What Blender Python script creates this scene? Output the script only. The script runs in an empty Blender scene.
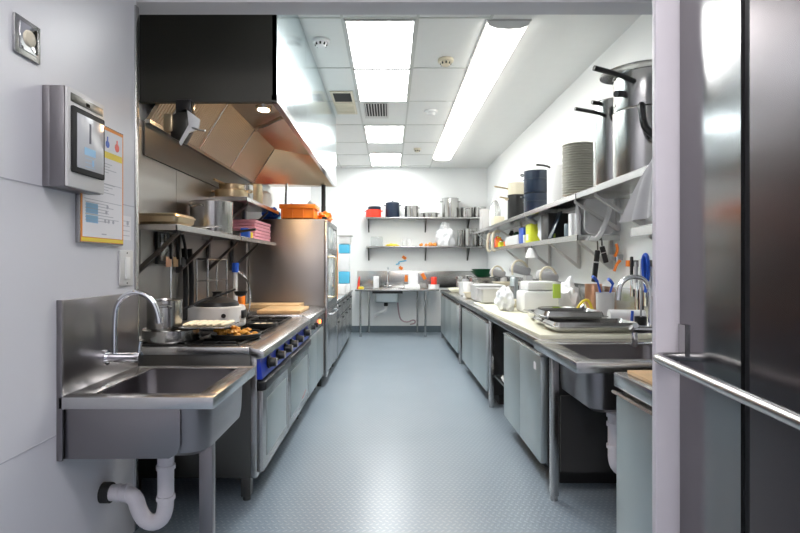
import bpy, bmesh, math, random
from mathutils import Vector, Matrix, noise
random.seed(7)
PI = math.pi
scn = bpy.context.scene
COL = scn.collection

# ------------------------------------------------------------------ camera, world, exposure
cam_d = bpy.data.cameras.new('camera'); cam = bpy.data.objects.new('camera', cam_d); COL.objects.link(cam)
cam.location = (0, 0, 1.38); cam.rotation_euler = (PI/2, 0, 0)
cam_d.sensor_width = 36; cam_d.lens = 24; cam_d.shift_x = 0.0125; cam_d.shift_y = -0.0031
cam_d.clip_start = 0.05
scn.camera = cam
w = bpy.data.worlds.new('world'); scn.world = w; w.use_nodes = True
w.node_tree.nodes['Background'].inputs[0].default_value = (0.75, 0.8, 0.85, 1)
w.node_tree.nodes['Background'].inputs[1].default_value = 0.4
scn.view_settings.view_transform = 'Standard'; scn.view_settings.look = 'None'
scn.view_settings.exposure = 1.38; scn.view_settings.gamma = 1.0
scn.view_settings.use_curve_mapping = False
scn.cycles.max_bounces = 8; scn.cycles.diffuse_bounces = 4; scn.cycles.glossy_bounces = 4
scn.cycles.sample_clamp_indirect = 6
PANEL = 9.0        # radiance of the ceiling panels in the kitchen
STRIP = 3.2        # radiance of the long strip light
FRONT = 4.7        # added unseen ceiling panels that light the room the camera stands in
HOODL = 130.0       # warm lamps in the hood, one seen and one added out of sight

# ------------------------------------------------------------------ materials
def mat(name, col, rough=0.5, metal=0.0, emit=0.0, ecol=None, trans=0.0, alpha=1.0, coat=0.0, spec=None,
        var=0.0, vscale=3.0, brush=None, bump=0.0, bscale=60.0, sub=0.0):
    m = bpy.data.materials.new(name); m.use_nodes = True
    nt = m.node_tree; N = nt.nodes; L = nt.links; b = N['Principled BSDF']
    b.inputs['Base Color'].default_value = (*col, 1); b.inputs['Roughness'].default_value = rough
    b.inputs['Metallic'].default_value = metal
    b.inputs['Transmission Weight'].default_value = trans
    b.inputs['Alpha'].default_value = alpha
    b.inputs['Coat Weight'].default_value = coat
    if spec is not None: b.inputs['Specular IOR Level'].default_value = spec
    if emit:
        b.inputs['Emission Color'].default_value = (*(ecol or col), 1); b.inputs['Emission Strength'].default_value = emit
    tc = N.new('ShaderNodeTexCoord')
    if var:
        n = N.new('ShaderNodeTexNoise'); n.inputs['Scale'].default_value = vscale; n.inputs['Detail'].default_value = 5
        L.new(tc.outputs['Object'], n.inputs['Vector'])
        mx = N.new('ShaderNodeMix'); mx.data_type = 'RGBA'
        mx.inputs[6].default_value = (*[c*(1-var) for c in col], 1); mx.inputs[7].default_value = (*[min(1, c*(1+var)) for c in col], 1)
        L.new(n.outputs['Fac'], mx.inputs[0]); L.new(mx.outputs[2], b.inputs['Base Color'])
    if brush:
        mp = N.new('ShaderNodeMapping'); mp.inputs['Scale'].default_value = brush
        L.new(tc.outputs['Object'], mp.inputs['Vector'])
        n2 = N.new('ShaderNodeTexNoise'); n2.inputs['Scale'].default_value = 1.0; n2.inputs['Detail'].default_value = 3
        L.new(mp.outputs[0], n2.inputs['Vector'])
        mr = N.new('ShaderNodeMapRange'); mr.inputs[3].default_value = max(.02, rough-.015); mr.inputs[4].default_value = rough+.02
        L.new(n2.outputs['Fac'], mr.inputs[0]); L.new(mr.outputs[0], b.inputs['Roughness'])
        n3 = N.new('ShaderNodeTexNoise'); n3.inputs['Scale'].default_value = 2.3; n3.inputs['Detail'].default_value = 2
        L.new(tc.outputs['Object'], n3.inputs['Vector'])
        ad = N.new('ShaderNodeMath'); ad.operation = 'MULTIPLY_ADD'; ad.inputs[1].default_value = .12
        ad.inputs[0].default_value = 0; L.new(n3.outputs['Fac'], ad.inputs[2])
        bp = N.new('ShaderNodeBump'); bp.inputs['Strength'].default_value = .05; bp.inputs['Distance'].default_value = .02
        L.new(ad.outputs[0], bp.inputs['Height']); L.new(bp.outputs[0], b.inputs['Normal'])
    if bump:
        n4 = N.new('ShaderNodeTexNoise'); n4.inputs['Scale'].default_value = bscale
        L.new(tc.outputs['Object'], n4.inputs['Vector'])
        bp = N.new('ShaderNodeBump'); bp.inputs['Strength'].default_value = bump; bp.inputs['Distance'].default_value = .01
        L.new(n4.outputs['Fac'], bp.inputs['Height']); L.new(bp.outputs[0], b.inputs['Normal'])
    return m

M = {}
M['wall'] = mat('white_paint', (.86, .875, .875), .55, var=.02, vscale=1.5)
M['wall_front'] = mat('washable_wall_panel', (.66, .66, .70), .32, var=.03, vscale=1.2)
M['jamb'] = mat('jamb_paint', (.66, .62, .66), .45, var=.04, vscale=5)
M['ceil'] = mat('ceiling_tile', (.80, .81, .80), .8, var=.02, vscale=8)
M['tbar'] = mat('ceiling_bar', (.60, .61, .59), .5)
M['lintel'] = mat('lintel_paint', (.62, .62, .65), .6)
M['steel'] = mat('brushed_steel', (.47, .465, .46), .25, 1, brush=(2, 2, 90))
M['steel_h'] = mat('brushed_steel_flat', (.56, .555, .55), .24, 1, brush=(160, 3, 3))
M['steel_d'] = mat('dull_shaded_steel', (.115, .112, .105), .33, 1, brush=(3, 3, 120))  # darkened to carry the dark surroundings the steel would reflect
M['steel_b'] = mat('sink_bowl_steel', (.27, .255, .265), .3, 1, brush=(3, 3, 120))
M['steel_door'] = mat('door_steel', (.58, .575, .57), .26, 1, brush=(2, 2, 90))
M['steel_front'] = mat('front_door_steel', (.20, .195, .20), .15, 1, brush=(1, 1, 60))  # darkened base stands in for the dark kitchen reflection
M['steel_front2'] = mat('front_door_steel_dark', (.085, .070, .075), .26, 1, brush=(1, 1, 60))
M['steel_soft'] = mat('satin_steel_panel', (.50, .55, .555), .38, .85, brush=(3, 3, 80))
M['hood'] = mat('hood_steel', (.60, .47, .34), .30, 1, brush=(60, 60, 3))  # warm hood glow put into the steel colour, filters likewise
M['hood_out'] = mat('hood_polished_panel', (.58, .67, .70), .17, .9)
M['hood_dark'] = mat('hood_dark_face', (.07, .068, .058), .45, .5)
M['filter'] = mat('filter_mesh', (.60, .45, .30), .38, 1)
M['chrome'] = mat('chrome', (.80, .81, .84), .07, 1)
M['pot'] = mat('pot_steel', (.50, .495, .48), .2, 1, brush=(40, 40, 2))
M['pan_gold'] = mat('warm_tinted_steel', (.60, .49, .32), .3, 1, brush=(30, 30, 3))  # gold tint paints the hood's warm light onto the pans
M['iron'] = mat('cast_iron', (.012, .012, .012), .45, .2, bump=.3, bscale=80)
M['black'] = mat('black_plastic', (.012, .012, .013), .35)
M['rubber'] = mat('black_rubber', (.02, .02, .02), .7)
M['void'] = mat('dark_lining', (.03, .03, .03), .8)
M['navy'] = mat('navy_enamel', (.004, .014, .035), .3, coat=.3)
M['blue'] = mat('blue_panel', (.004, .035, .48), .3, coat=.3)
M['bluepl'] = mat('blue_plastic', (.01, .09, .55), .35)
M['cyan'] = mat('light_blue_plastic', (.10, .50, .75), .35)
M['white'] = mat('white_plastic', (.80, .80, .80), .35)
M['whitesoft'] = mat('white_film', (.82, .83, .85), .5, var=.05, vscale=12)
M['cloth'] = mat('white_cloth', (.90, .89, .91), .8, var=.05, vscale=9, bump=.2, bscale=30)
M['cream'] = mat('cream_board', (.82, .80, .64), .45, var=.03, vscale=3)
M['yellow'] = mat('yellow_plastic', (.75, .78, .04), .4)
M['yellowedge'] = mat('yellow_stripe', (.80, .72, .28), .5)
M['orange'] = mat('orange_plastic', (.95, .24, .015), .35)
M['red'] = mat('red_enamel', (.80, .045, .02), .3, coat=.3)
M['pink'] = mat('pink_paper', (.82, .36, .44), .5, var=.1, vscale=20)
M['green'] = mat('dark_green_plastic', (.008, .10, .04), .35)
M['wood'] = mat('pale_wood', (.62, .40, .20), .5, var=.2, vscale=12)
M['fries'] = mat('golden_food', (.78, .36, .05), .55, var=.3, vscale=30)
M['bread'] = mat('pale_food', (.82, .72, .52), .6, var=.15, vscale=20)
M['beige'] = mat('beige_enamel', (.70, .64, .50), .35)
M['grey'] = mat('grey_plastic', (.42, .42, .44), .45)
M['lgrey'] = mat('light_grey_plastic', (.62, .61, .60), .45)
M['pvc'] = mat('white_pvc', (.75, .72, .76), .4, bump=.4, bscale=25)
M['plate'] = mat('stoneware', (.52, .51, .46), .3)
M['splash'] = mat('wall_splash_steel', (.36, .345, .33), .3, 1, brush=(3, 3, 80))
M['oven_steel'] = mat('oven_side_steel', (.34, .31, .29), .34, 1, brush=(3, 3, 80))
M['plate_edge'] = mat('plate_shadow', (.30, .29, .25), .5)
M['copper'] = mat('copper', (.75, .42, .28), .3, 1)
M['leaf'] = mat('green_label', (.45, .62, .08), .5)
M['paper'] = mat('paper', (.80, .79, .82), .6)
M['ink'] = mat('ink', (.10, .10, .13), .6)
M['greyink'] = mat('grey_ink', (.45, .45, .5), .6)
M['posterorange'] = mat('poster_orange', (.78, .26, .03), .5)
M['posteryellow'] = mat('poster_yellow', (.85, .65, .05), .5)
M['stickerblue'] = mat('sticker_blue', (.30, .55, .78), .5)
M['win'] = mat('dispenser_window', (.52, .53, .56), .2)
M['panel'] = mat('lit_panel', (1, 1, 1), .5, emit=PANEL, ecol=(.98, 1, .98))
M['strip'] = mat('lit_strip', (1, 1, 1), .5, emit=STRIP, ecol=(1, .96, .88))
M['front_fill'] = mat('added_front_panel', (1, 1, 1), .5, emit=FRONT, ecol=(1, .97, .98))
M['hoodlamp'] = mat('lit_hood_lamp', (1, .7, .4), .5, emit=HOODL, ecol=(1, .68, .38))
M['pilot'] = mat('lit_pilot', (1, .2, .05), .4, emit=3, ecol=(1, .16, .03))
M['clear'] = mat('clear_plastic', (.93, .96, .96), .08, trans=.85)
M['glass'] = mat('oven_glass', (.55, .62, .62), .06, 0, coat=.5)
M['skirt'] = mat('grey_skirting', (.13, .17, .20), .4)
M['hose'] = mat('pinkish_hose', (.42, .30, .32), .4)

def floor_mat():
    m = bpy.data.materials.new('tread_floor'); m.use_nodes = True
    nt = m.node_tree; N = nt.nodes; L = nt.links; b = N['Principled BSDF']
    tc = N.new('ShaderNodeTexCoord')
    def math_(op, a, b_=None, c=None):
        n = N.new('ShaderNodeMath'); n.operation = op
        for i, v in enumerate((a, b_, c)):
            if v is None: continue
            if isinstance(v, (int, float)): n.inputs[i].default_value = v
            else: L.new(v, n.inputs[i])
        return n.outputs[0]
    sp = N.new('ShaderNodeSeparateXYZ'); L.new(tc.outputs['Object'], sp.inputs[0])
    # raised lozenges on a staggered grid, alternately turned
    px, py = .034, .034
    u = math_('DIVIDE', sp.outputs[0], px); v = math_('DIVIDE', sp.outputs[1], py)
    row = math_('FLOOR', v)
    par = math_('MODULO', math_('ABSOLUTE', row), 2)
    u2 = math_('ADD', u, math_('MULTIPLY', par, .5))
    fu = math_('SUBTRACT', math_('FRACT', u2), .5); fv = math_('SUBTRACT', math_('FRACT', v), .5)
    sg = math_('SUBTRACT', math_('MULTIPLY', par, 2), 1)
    a = math_('ADD', fu, math_('MULTIPLY', fv, sg)); c = math_('SUBTRACT', fu, math_('MULTIPLY', fv, sg))
    d = math_('SQRT', math_('ADD', math_('POWER', math_('DIVIDE', a, .62), 2), math_('POWER', math_('DIVIDE', c, .22), 2)))
    mr = N.new('ShaderNodeMapRange'); mr.inputs[1].default_value = .7; mr.inputs[2].default_value = 1.05
    mr.inputs[3].default_value = 1; mr.inputs[4].default_value = 0; L.new(d, mr.inputs[0])
    n = N.new('ShaderNodeTexNoise'); n.inputs['Scale'].default_value = 1.6; n.inputs['Detail'].default_value = 6
    L.new(tc.outputs['Object'], n.inputs['Vector'])
    cr = N.new('ShaderNodeMix'); cr.data_type = 'RGBA'
    cr.inputs[6].default_value = (.20, .255, .31, 1); cr.inputs[7].default_value = (.27, .33, .39, 1)
    L.new(n.outputs['Fac'], cr.inputs[0])
    m2 = N.new('ShaderNodeMix'); m2.data_type = 'RGBA'; m2.inputs[7].default_value = (.42, .46, .50, 1)
    L.new(cr.outputs[2], m2.inputs[6]); L.new(math_('MULTIPLY', mr.outputs[0], .45), m2.inputs[0])
    L.new(m2.outputs[2], b.inputs['Base Color'])
    bp = N.new('ShaderNodeBump'); bp.inputs['Strength'].default_value = .55; bp.inputs['Distance'].default_value = .002
    L.new(mr.outputs[0], bp.inputs['Height']); L.new(bp.outputs[0], b.inputs['Normal'])
    b.inputs['Roughness'].default_value = .28; b.inputs['Specular IOR Level'].default_value = .7
    return m
M['floor'] = floor_mat()
def filter_mat(name, dirv, sc):
    m = mat(name, (.56, .44, .31), .34, 1)
    N = m.node_tree.nodes; L = m.node_tree.links; b = N['Principled BSDF']
    tc = N.new('ShaderNodeTexCoord'); mp = N.new('ShaderNodeMapping')
    wv = N.new('ShaderNodeTexWave'); wv.inputs['Scale'].default_value = sc; wv.bands_direction = dirv
    L.new(tc.outputs['Object'], mp.inputs[0]); L.new(mp.outputs[0], wv.inputs['Vector'])
    bp = N.new('ShaderNodeBump'); bp.inputs['Strength'].default_value = 1; bp.inputs['Distance'].default_value = .02
    L.new(wv.outputs['Fac'], bp.inputs['Height']); L.new(bp.outputs[0], b.inputs['Normal'])
    return m
M['baffle'] = filter_mat('baffle_filter', 'Y', 9)

# ------------------------------------------------------------------ mesh kit (world coordinates)
class MB:
    def __init__(s): s.bm = bmesh.new(); s.T = Matrix.Identity(4)
    def _add(s, bm):
        me = bpy.data.meshes.new('tmp'); bm.transform(s.T); bm.to_mesh(me); bm.free(); s.bm.from_mesh(me); bpy.data.meshes.remove(me); return s
    def box(s, x0, x1, y0, y1, z0, z1, bev=0.0, seg=2):
        b = bmesh.new(); bmesh.ops.create_cube(b, size=1)
        for v in b.verts: v.co = Vector(((x0+x1)/2+v.co.x*abs(x1-x0), (y0+y1)/2+v.co.y*abs(y1-y0), (z0+z1)/2+v.co.z*abs(z1-z0)))
        if bev: bmesh.ops.bevel(b, geom=b.edges[:], offset=bev, segments=seg, profile=.5, affect='EDGES')
        return s._add(b)
    def prism(s, pts, axis, a0, a1, bev=0.0):
        b = bmesh.new()
        def mk(p, a):
            return {'x': (a, p[0], p[1]), 'y': (p[0], a, p[1]), 'z': (p[0], p[1], a)}[axis]
        A = [b.verts.new(mk(p, a0)) for p in pts]; B_ = [b.verts.new(mk(p, a1)) for p in pts]
        b.faces.new(A); b.faces.new(B_[::-1])
        n = len(pts)
        for i in range(n): b.faces.new((A[i], B_[i], B_[(i+1) % n], A[(i+1) % n]))
        bmesh.ops.recalc_face_normals(b, faces=b.faces[:])
        if bev: bmesh.ops.bevel(b, geom=b.edges[:], offset=bev, segments=2, profile=.5, affect='EDGES')
        return s._add(b)
    def hexa(s, P8):      # 8 corners: bottom 4 loop, top 4 loop
        b = bmesh.new(); V = [b.verts.new(p) for p in P8]
        for f in ((0, 1, 2, 3), (7, 6, 5, 4), (0, 4, 5, 1), (1, 5, 6, 2), (2, 6, 7, 3), (3, 7, 4, 0)): b.faces.new([V[i] for i in f])
        bmesh.ops.recalc_face_normals(b, faces=b.faces[:])
        return s._add(b)
    def lathe(s, x, y, z, prof, seg=32, ax='z'):
        b = bmesh.new(); rings = []
        for r, h in prof:
            if r < 1e-5: rings.append([b.verts.new(_ax(ax, 0, 0, h))])
            else: rings.append([b.verts.new(_ax(ax, r*math.cos(2*PI*i/seg), r*math.sin(2*PI*i/seg), h)) for i in range(seg)])
        for A, B_ in zip(rings, rings[1:]):
            for i in range(seg):
                j = (i+1) % seg
                q = [A[i % len(A)], A[j % len(A)], B_[j % len(B_)], B_[i % len(B_)]]
                q2 = []
                for v in q:
                    if v not in q2: q2.append(v)
                if len(q2) > 2: b.faces.new(q2)
        bmesh.ops.recalc_face_normals(b, faces=b.faces[:])
        b.transform(Matrix.Translation((x, y, z)))
        return s._add(b)
    def cyl(s, p0, p1, r0, r1=None, seg=20):
        p0 = Vector(p0); p1 = Vector(p1); r1 = r0 if r1 is None else r1
        b = bmesh.new(); L_ = (p1-p0).length
        bmesh.ops.create_cone(b, cap_ends=True, segments=seg, radius1=r0, radius2=r1, depth=L_)
        q = (p1-p0).to_track_quat('Z', 'Y').to_matrix().to_4x4()
        b.transform(Matrix.Translation((p0+p1)/2) @ q)
        return s._add(b)
    def tube(s, pts, r, seg=10, smooth=0, rx=None):
        P = [Vector(p) for p in pts]
        for _ in range(smooth):
            Q = [P[0]]
            for a, c in zip(P, P[1:]): Q += [a*.75+c*.25, a*.25+c*.75]
            P = Q+[P[-1]]
        b = bmesh.new(); prev = None; rings = []
        t0 = (P[1]-P[0]).normalized(); up = Vector((0, 0, 1)) if abs(t0.z) < .9 else Vector((0, 1, 0))
        n = (up-t0*up.dot(t0)).normalized()
        for i, p in enumerate(P):
            t = ((P[min(i+1, len(P)-1)]-P[max(i-1, 0)])).normalized()
            n = (n-t*n.dot(t)).normalized(); bb = t.cross(n)
            rr = r[i*len(r)//len(P)] if isinstance(r, (list, tuple)) else r
            rings.append([b.verts.new(p+n*rr*math.cos(2*PI*k/seg)+bb*(rx or rr)*math.sin(2*PI*k/seg)) for k in range(seg)])
        for A, B_ in zip(rings, rings[1:]):
            for k in range(seg): b.faces.new((A[k], A[(k+1) % seg], B_[(k+1) % seg], B_[k]))
        b.faces.new(rings[0][::-1]); b.faces.new(rings[-1])
        bmesh.ops.recalc_face_normals(b, faces=b.faces[:])
        return s._add(b)
    def blob(s, x, y, z, rx, ry, rz, amp=.15, fr=2.0, sub=3, seed=0, flat=True):
        b = bmesh.new(); bmesh.ops.create_icosphere(b, subdivisions=sub, radius=1)
        for v in b.verts:
            k = 1+amp*noise.noise(v.co*fr+Vector((seed, seed*2.3, 0)))*2
            c = v.co*k
            if flat and c.z < -.75: c.z = -.75
            v.co = Vector((x+c.x*rx, y+c.y*ry, z+(c.z+.75)*rz/1.75))
        return s._add(b)
    def sheet(s, f, nu, nv, th=.003):
        b = bmesh.new()
        G = [[b.verts.new(f(i/nu, j/nv)) for j in range(nv+1)] for i in range(nu+1)]
        fs = []
        for i in range(nu):
            for j in range(nv): fs.append(b.faces.new((G[i][j], G[i+1][j], G[i+1][j+1], G[i][j+1])))
        bmesh.ops.solidify(b, geom=fs, thickness=th)
        bmesh.ops.recalc_face_normals(b, faces=b.faces[:])
        return s._add(b)
    def build(s, name, m, parent=None, sharp=35):
        me = bpy.data.meshes.new(name)
        if parent is not None: org = Vector(ORG[parent.name])
        else:
            xs = [v.co for v in s.bm.verts]
            org = Vector(((min(v.x for v in xs)+max(v.x for v in xs))/2, (min(v.y for v in xs)+max(v.y for v in xs))/2, min(v.z for v in xs)))
        s.bm.transform(Matrix.Translation(-org)); s.bm.to_mesh(me); s.bm.free()
        for p in me.polygons: p.use_smooth = True
        me.set_sharp_from_angle(angle=math.radians(sharp))
        me.materials.append(M[m] if isinstance(m, str) else m)
        o = bpy.data.objects.new(name, me); COL.objects.link(o)
        if parent is not None: o.parent = parent
        else: o.location = org
        ORG[o.name] = tuple(org)
        return o
def _ax(ax, a, b, h): return {'z': (a, b, h), 'x': (h, a, b), 'y': (a, h, b)}[ax]
ORG = {}
def thing(name, label, cat, loc=(0, 0, 0), group=None):
    o = bpy.data.objects.new(name, None); COL.objects.link(o); o.location = loc; o.empty_display_size = .1
    o['label'] = label; o['category'] = cat
    if group: o['group'] = group
    ORG[o.name] = tuple(loc); return o
def tag(o, label, cat, group=None):
    o['label'] = label; o['category'] = cat
    if group: o['group'] = group
    return o
def struct(o): o['kind'] = 'structure'; return o
def lab(o, s): o['label'] = s; return o
def dup(root, loc, label=None):
    r = root.copy(); COL.objects.link(r); r.location = loc; ORG[r.name] = tuple(loc)
    if label: r['label'] = label
    for ch in list(root.children):
        c = ch.copy(); COL.objects.link(c); c.parent = r; ORG[c.name] = tuple(loc)
        for g in list(ch.children):
            d = g.copy(); COL.objects.link(d); d.parent = c; ORG[d.name] = tuple(loc)
    return r

# ------------------------------------------------------------------ setting
CH = 3.33; BY = 10.8; LX = -1.6; RX = 1.97
struct(MB().box(-3, 3, -2.6, BY+.2, -.1, 0).build('floor', 'floor'))
struct(MB().box(-3, 3, -2.6, BY+.2, CH, CH+.1).build('ceiling', 'ceil'))
struct(MB().box(LX-.2, LX, 2.78, BY, 0, CH).build('wall_left', 'wall'))
struct(MB().box(LX-.2, RX+.2, BY, BY+.15, 0, CH).build('wall_back', 'wall'))
struct(MB().box(RX, RX+.2, 1.96, BY, 0, CH).build('wall_right', 'wall'))
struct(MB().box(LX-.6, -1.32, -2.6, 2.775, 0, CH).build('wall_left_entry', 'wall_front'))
struct(MB().box(-1.325, -1.312, 2.755, 2.79, 0, 2.72, .003).build('trim_1', 'steel'))
struct(MB().box(-1.3195, -1.3180, -2.6, 2.755, .700, .704).box(-1.3195, -1.3180, -2.6, 2.755, 1.672, 1.676).build('trim_2', 'greyink'))
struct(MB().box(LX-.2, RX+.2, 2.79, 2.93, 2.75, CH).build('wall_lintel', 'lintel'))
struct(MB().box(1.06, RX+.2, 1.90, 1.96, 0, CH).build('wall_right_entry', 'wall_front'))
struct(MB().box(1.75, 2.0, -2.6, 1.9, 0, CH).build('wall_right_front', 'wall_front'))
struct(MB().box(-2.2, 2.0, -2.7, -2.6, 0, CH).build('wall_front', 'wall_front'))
struct(MB().box(.945, 1.06, 1.895, 1.925, 0, CH, .004).build('trim_3', 'jamb'))
struct(MB().box(LX+.001, RX, BY-.012, BY, 0, .13).build('baseboard_back', 'skirt'))
struct(MB().box(RX-.012, RX, 2.0, BY-.012, 0, .13).build('baseboard_right', 'skirt'))
struct(MB().box(LX, LX+.012, 2.8, BY-.012, 0, .13).build('baseboard_left', 'skirt'))
# ceiling grid bars
gx = [-.98, -.38, .22, .80]; gy = [2.93+.2, 4.22, 5.30, 6.38, 7.46, 8.54, 9.50, 10.55]
g = MB()
for x in gx: g.box(x-.011, x+.011, 2.93, BY, CH-.006, CH)
for y in gy: g.box(-1.58, .80, y-.011, y+.011, CH-.0055, CH)
struct(g.build('trim_4', 'tbar'))
# brushed steel splash panels on the left wall, behind the cooking line
struct(MB().box(LX, LX+.012, 2.8, 3.96, .9, 2.3).box(LX, LX+.012, 3.965, 5.9, .9, 2.3).build('trim_5', 'splash'))

# ------------------------------------------------------------------ ceiling lights
GL = 'square panel lights in the tiled ceiling'
def panel_light(x0, x1, y0, y1, label, m='panel', z=CH):
    t = thing('ceiling_light', label, 'ceiling light', ((x0+x1)/2, (y0+y1)/2, z-.03), GL)
    f = MB()
    for a in ((x0, x1, y0, y0+.02), (x0, x1, y1-.02, y1), (x0, x0+.02, y0+.02, y1-.02), (x1-.02, x1, y0+.02, y1-.02)): f.box(*a, z-.014, z-.0005)
    f.build('frame', 'lgrey', t)
    MB().box(x0+.02, x1-.02, y0+.02, y1-.02, z-.010, z-.0005).build('diffuser', m, t)
    return t
panel_light(-.37, .21, 4.24, 5.29, 'large white panel light in the tiled ceiling, nearest of the four')
panel_light(-.37, .21, 5.31, 6.37, 'white panel light touching the far side of the nearest panel light')
panel_light(-.37, .21, 7.48, 8.53, 'white panel light just beyond the striped ceiling vent')
panel_light(-.37, .21, 9.36, 10.5, 'smallest looking white panel light, closest to the back wall')
t = panel_light(-.9, .9, .1, .9, 'unseen ceiling panel light added over the entry to light the near room', 'front_fill')  # out of view, added to brighten the entry wall
t = panel_light(-.9, .9, -1.6, -.8, 'unseen ceiling panel light added behind the entry to light the near room', 'front_fill')
# long strip light: three joined diffusers
t = thing('strip_light', 'long white strip light running along the ceiling toward the back wall', 'strip light', (.95, 7, CH-.1))
for i, (a, b_) in enumerate(((4.28, 5.42), (5.45, 7.50), (7.53, 9.70))):
    prof = [(-.165, 0), (-.15, -.03), (-.09, -.05), (0, -.056), (.09, -.05), (.15, -.03), (.165, 0)]
    MB().prism([(.95+p[0], CH-.012+p[1]) for p in prof], 'y', a, b_).build('diffuser', 'strip', t)
MB().box(.77, 1.13, 4.25, 9.73, CH-.012, CH-.001).build('backplate', 'lgrey', t)
for y in (4.262, 5.435, 7.515, 9.715):
    MB().prism([(.95+p[0]*1.04, CH-.012+p[1]*1.06) for p in prof], 'y', y-.009, y+.009).build('end_cap', 'white', t)

# smoke detectors, vents
GD = 'round detectors on the ceiling'
def detector(x, y, r, label, m='white', dark=True):
    t = thing('smoke_detector', label, 'detector', (x, y, CH-.06), GD)
    MB().lathe(x, y, CH-.03, [(0, 0), (r*.9, 0), (r, .006), (r, .0295), (0, .0295)]).build('base', m, t)
    MB().lathe(x, y, CH-.062, [(0, 0), (r*.45, 0), (r*.62, .012), (r*.7, .032), (0, .032)]).build('sensor_head', m, t)
    if dark:
        q = MB()
        for k in range(8):
            a = k*PI/4; q.box(x+r*.6*math.cos(a)-.008, x+r*.6*math.cos(a)+.008, y+r*.6*math.sin(a)-.008, y+r*.6*math.sin(a)+.008, CH-.052, CH-.032)
        q.build('slot', 'rubber', t)
detector(-.60, 4.64, .075, 'round white detector on the ceiling tile beside the hood')
detector(.53, 5.08, .075, 'cream round detector between the panel light and the strip light, nearest there', 'beige')
detector(.52, 6.78, .085, 'plain white round detector right of the striped vent', 'white', False)
detector(.46, 9.0, .06, 'tiny cream round detector on the ceiling farthest back', 'beige')
t = thing('ceiling_vent', 'dark striped ceiling air vent beside the panel lights', 'vent', (-.16, 6.78, CH-.02), 'ceiling vents')
MB().box(-.33, -.02, 6.42, 7.10, CH-.012, CH-.006).build('frame', 'lgrey', t)
MB().box(-.31, -.04, 6.44, 6.98, CH-.016, CH-.0121).build('duct_opening', 'void', t)
for i in range(8): MB().box(-.302+i*.034, -.292+i*.034, 6.44, 6.98, CH-.030, CH-.016).build('slat', 'lgrey', t)
t = thing('ceiling_vent', 'square cream ceiling vent with a dark slot beside the hood', 'vent', (-.55, 6.7, CH-.02), 'ceiling vents')
MB().box(-.68, -.42, 6.0, 6.9, CH-.014, CH-.006).build('frame', 'beige', t)
MB().box(-.65, -.45, 6.05, 6.35, CH-.018, CH-.0141).build('duct_opening', 'void', t)
for i in range(7): MB().box(-.655, -.445, 6.42+i*.065, 6.45+i*.065, CH-.024, CH-.0141).build('slat', 'beige', t)

# ------------------------------------------------------------------ extractor hood
HX = -.72; H0, H1 = 3.4, 7.1; HZ = 2.41
t = thing('extractor_hood', 'large stainless steel extractor hood hanging over the cooking line', 'hood', (-1.2, 5.2, HZ))
MB().box(LX+.002, HX-.004, H0, H0+.03, HZ, CH-.001).box(LX+.002, HX-.004, H0-.008, H0, HZ, HZ+.012).build('end_panel', 'hood_dark', t)
m_ = MB()
for a, b_ in ((H0, 4.55), (4.554, 5.7), (5.704, 6.6), (6.604, H1)): m_.box(HX-.03, HX, a, b_, HZ+.05, CH-.001)
m_.build('front_panel', 'hood_out', t)
MB().prism([(HX-.035, HZ), (HX+.004, HZ), (HX+.004, HZ+.05), (HX-.035, HZ+.05)], 'y', H0, H1).build('rim', 'steel_h', t)
MB().box(LX+.002, HX-.03, H1-.03, H1, HZ, CH-.001).box(LX+.002, HX-.005, H1-.05, H1, HZ, HZ+.02).build('end_panel', 'hood', t)
FX0, FZ0, FX1, FZ1 = -1.555, 2.30, -1.31, 2.69
CX = -.95
# inner canopy lining
MB().prism([(CX, FZ1), (CX, FZ1+.012), (HX-.03, HZ+.012), (HX-.03, HZ)], 'y', H0+.03, H1-.04).build('inner_slope', 'hood', t)
MB().box(FX1-.02, CX, H0+.03, 6.45, FZ1, FZ1+.012).build('inner_ceiling', 'hood', t)
q = MB(); b_ = bmesh.new()
P5 = [(FX0, 6.07, FZ0), (FX1, 6.07, FZ1), (CX, 6.45, FZ1), (HX-.032, H1-.055, HZ), (LX+.03, H1-.055, HZ)]
V5 = [[b_.verts.new((p[0], p[1]+dy, p[2])) for p in P5] for dy in (0, .012)]
for A in V5:
    for f in ((0, 1, 2), (0, 2, 3), (0, 3, 4)): b_.faces.new([A[i] for i in f])
for i in range(5): b_.faces.new((V5[0][i], V5[0][(i+1) % 5], V5[1][(i+1) % 5], V5[1][i]))
bmesh.ops.recalc_face_normals(b_, faces=b_.faces[:]); q._add(b_)
q.build('inner_end_slope', 'hood', t)
MB().box(LX+.02, CX, H0+.03, H1-.06, FZ1+.10, FZ1+.112).build('plenum', 'hood_dark', t)
# slanted trough from filters down to the wall
MB().prism([(LX+.013, 2.08), (LX+.013, 2.30), (FX0-.02, FZ0), (LX+.025, 2.08)], 'y', H0+.03, 6.9).build('grease_trough', 'steel_d', t)
MB().prism([(FX0-.02, FZ0-.012), (FX0+.012, FZ0-.012), (FX0+.012, FZ0+.012), (FX0-.02, FZ0+.012)], 'y', H0+.03, 6.5).build('filter_rail', 'steel_h', t)
n = Vector((FZ1-FZ0, 0, -(FX1-FX0))).normalized()
ys = [3.43, 3.66, 4.32, 5.17, 6.05]
for i in range(4):
    a, b_ = ys[i]+.012, ys[i+1]-.012
    o = MB().prism([(FX0, FZ0), (FX1, FZ1), (FX1-.02, FZ1+.012), (FX0-.02, FZ0+.012)], 'y', a, b_).build('grease_filter', 'baffle' if i < 3 else 'filter', t)
for y in ys[1:-1]:
    MB().prism([(FX0+.004, FZ0), (FX1+.004, FZ1), (FX1-.02, FZ1+.012), (FX0-.02, FZ0+.012)], 'y', y-.012, y+.012).build('filter_divider', 'steel_h', t)
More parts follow.
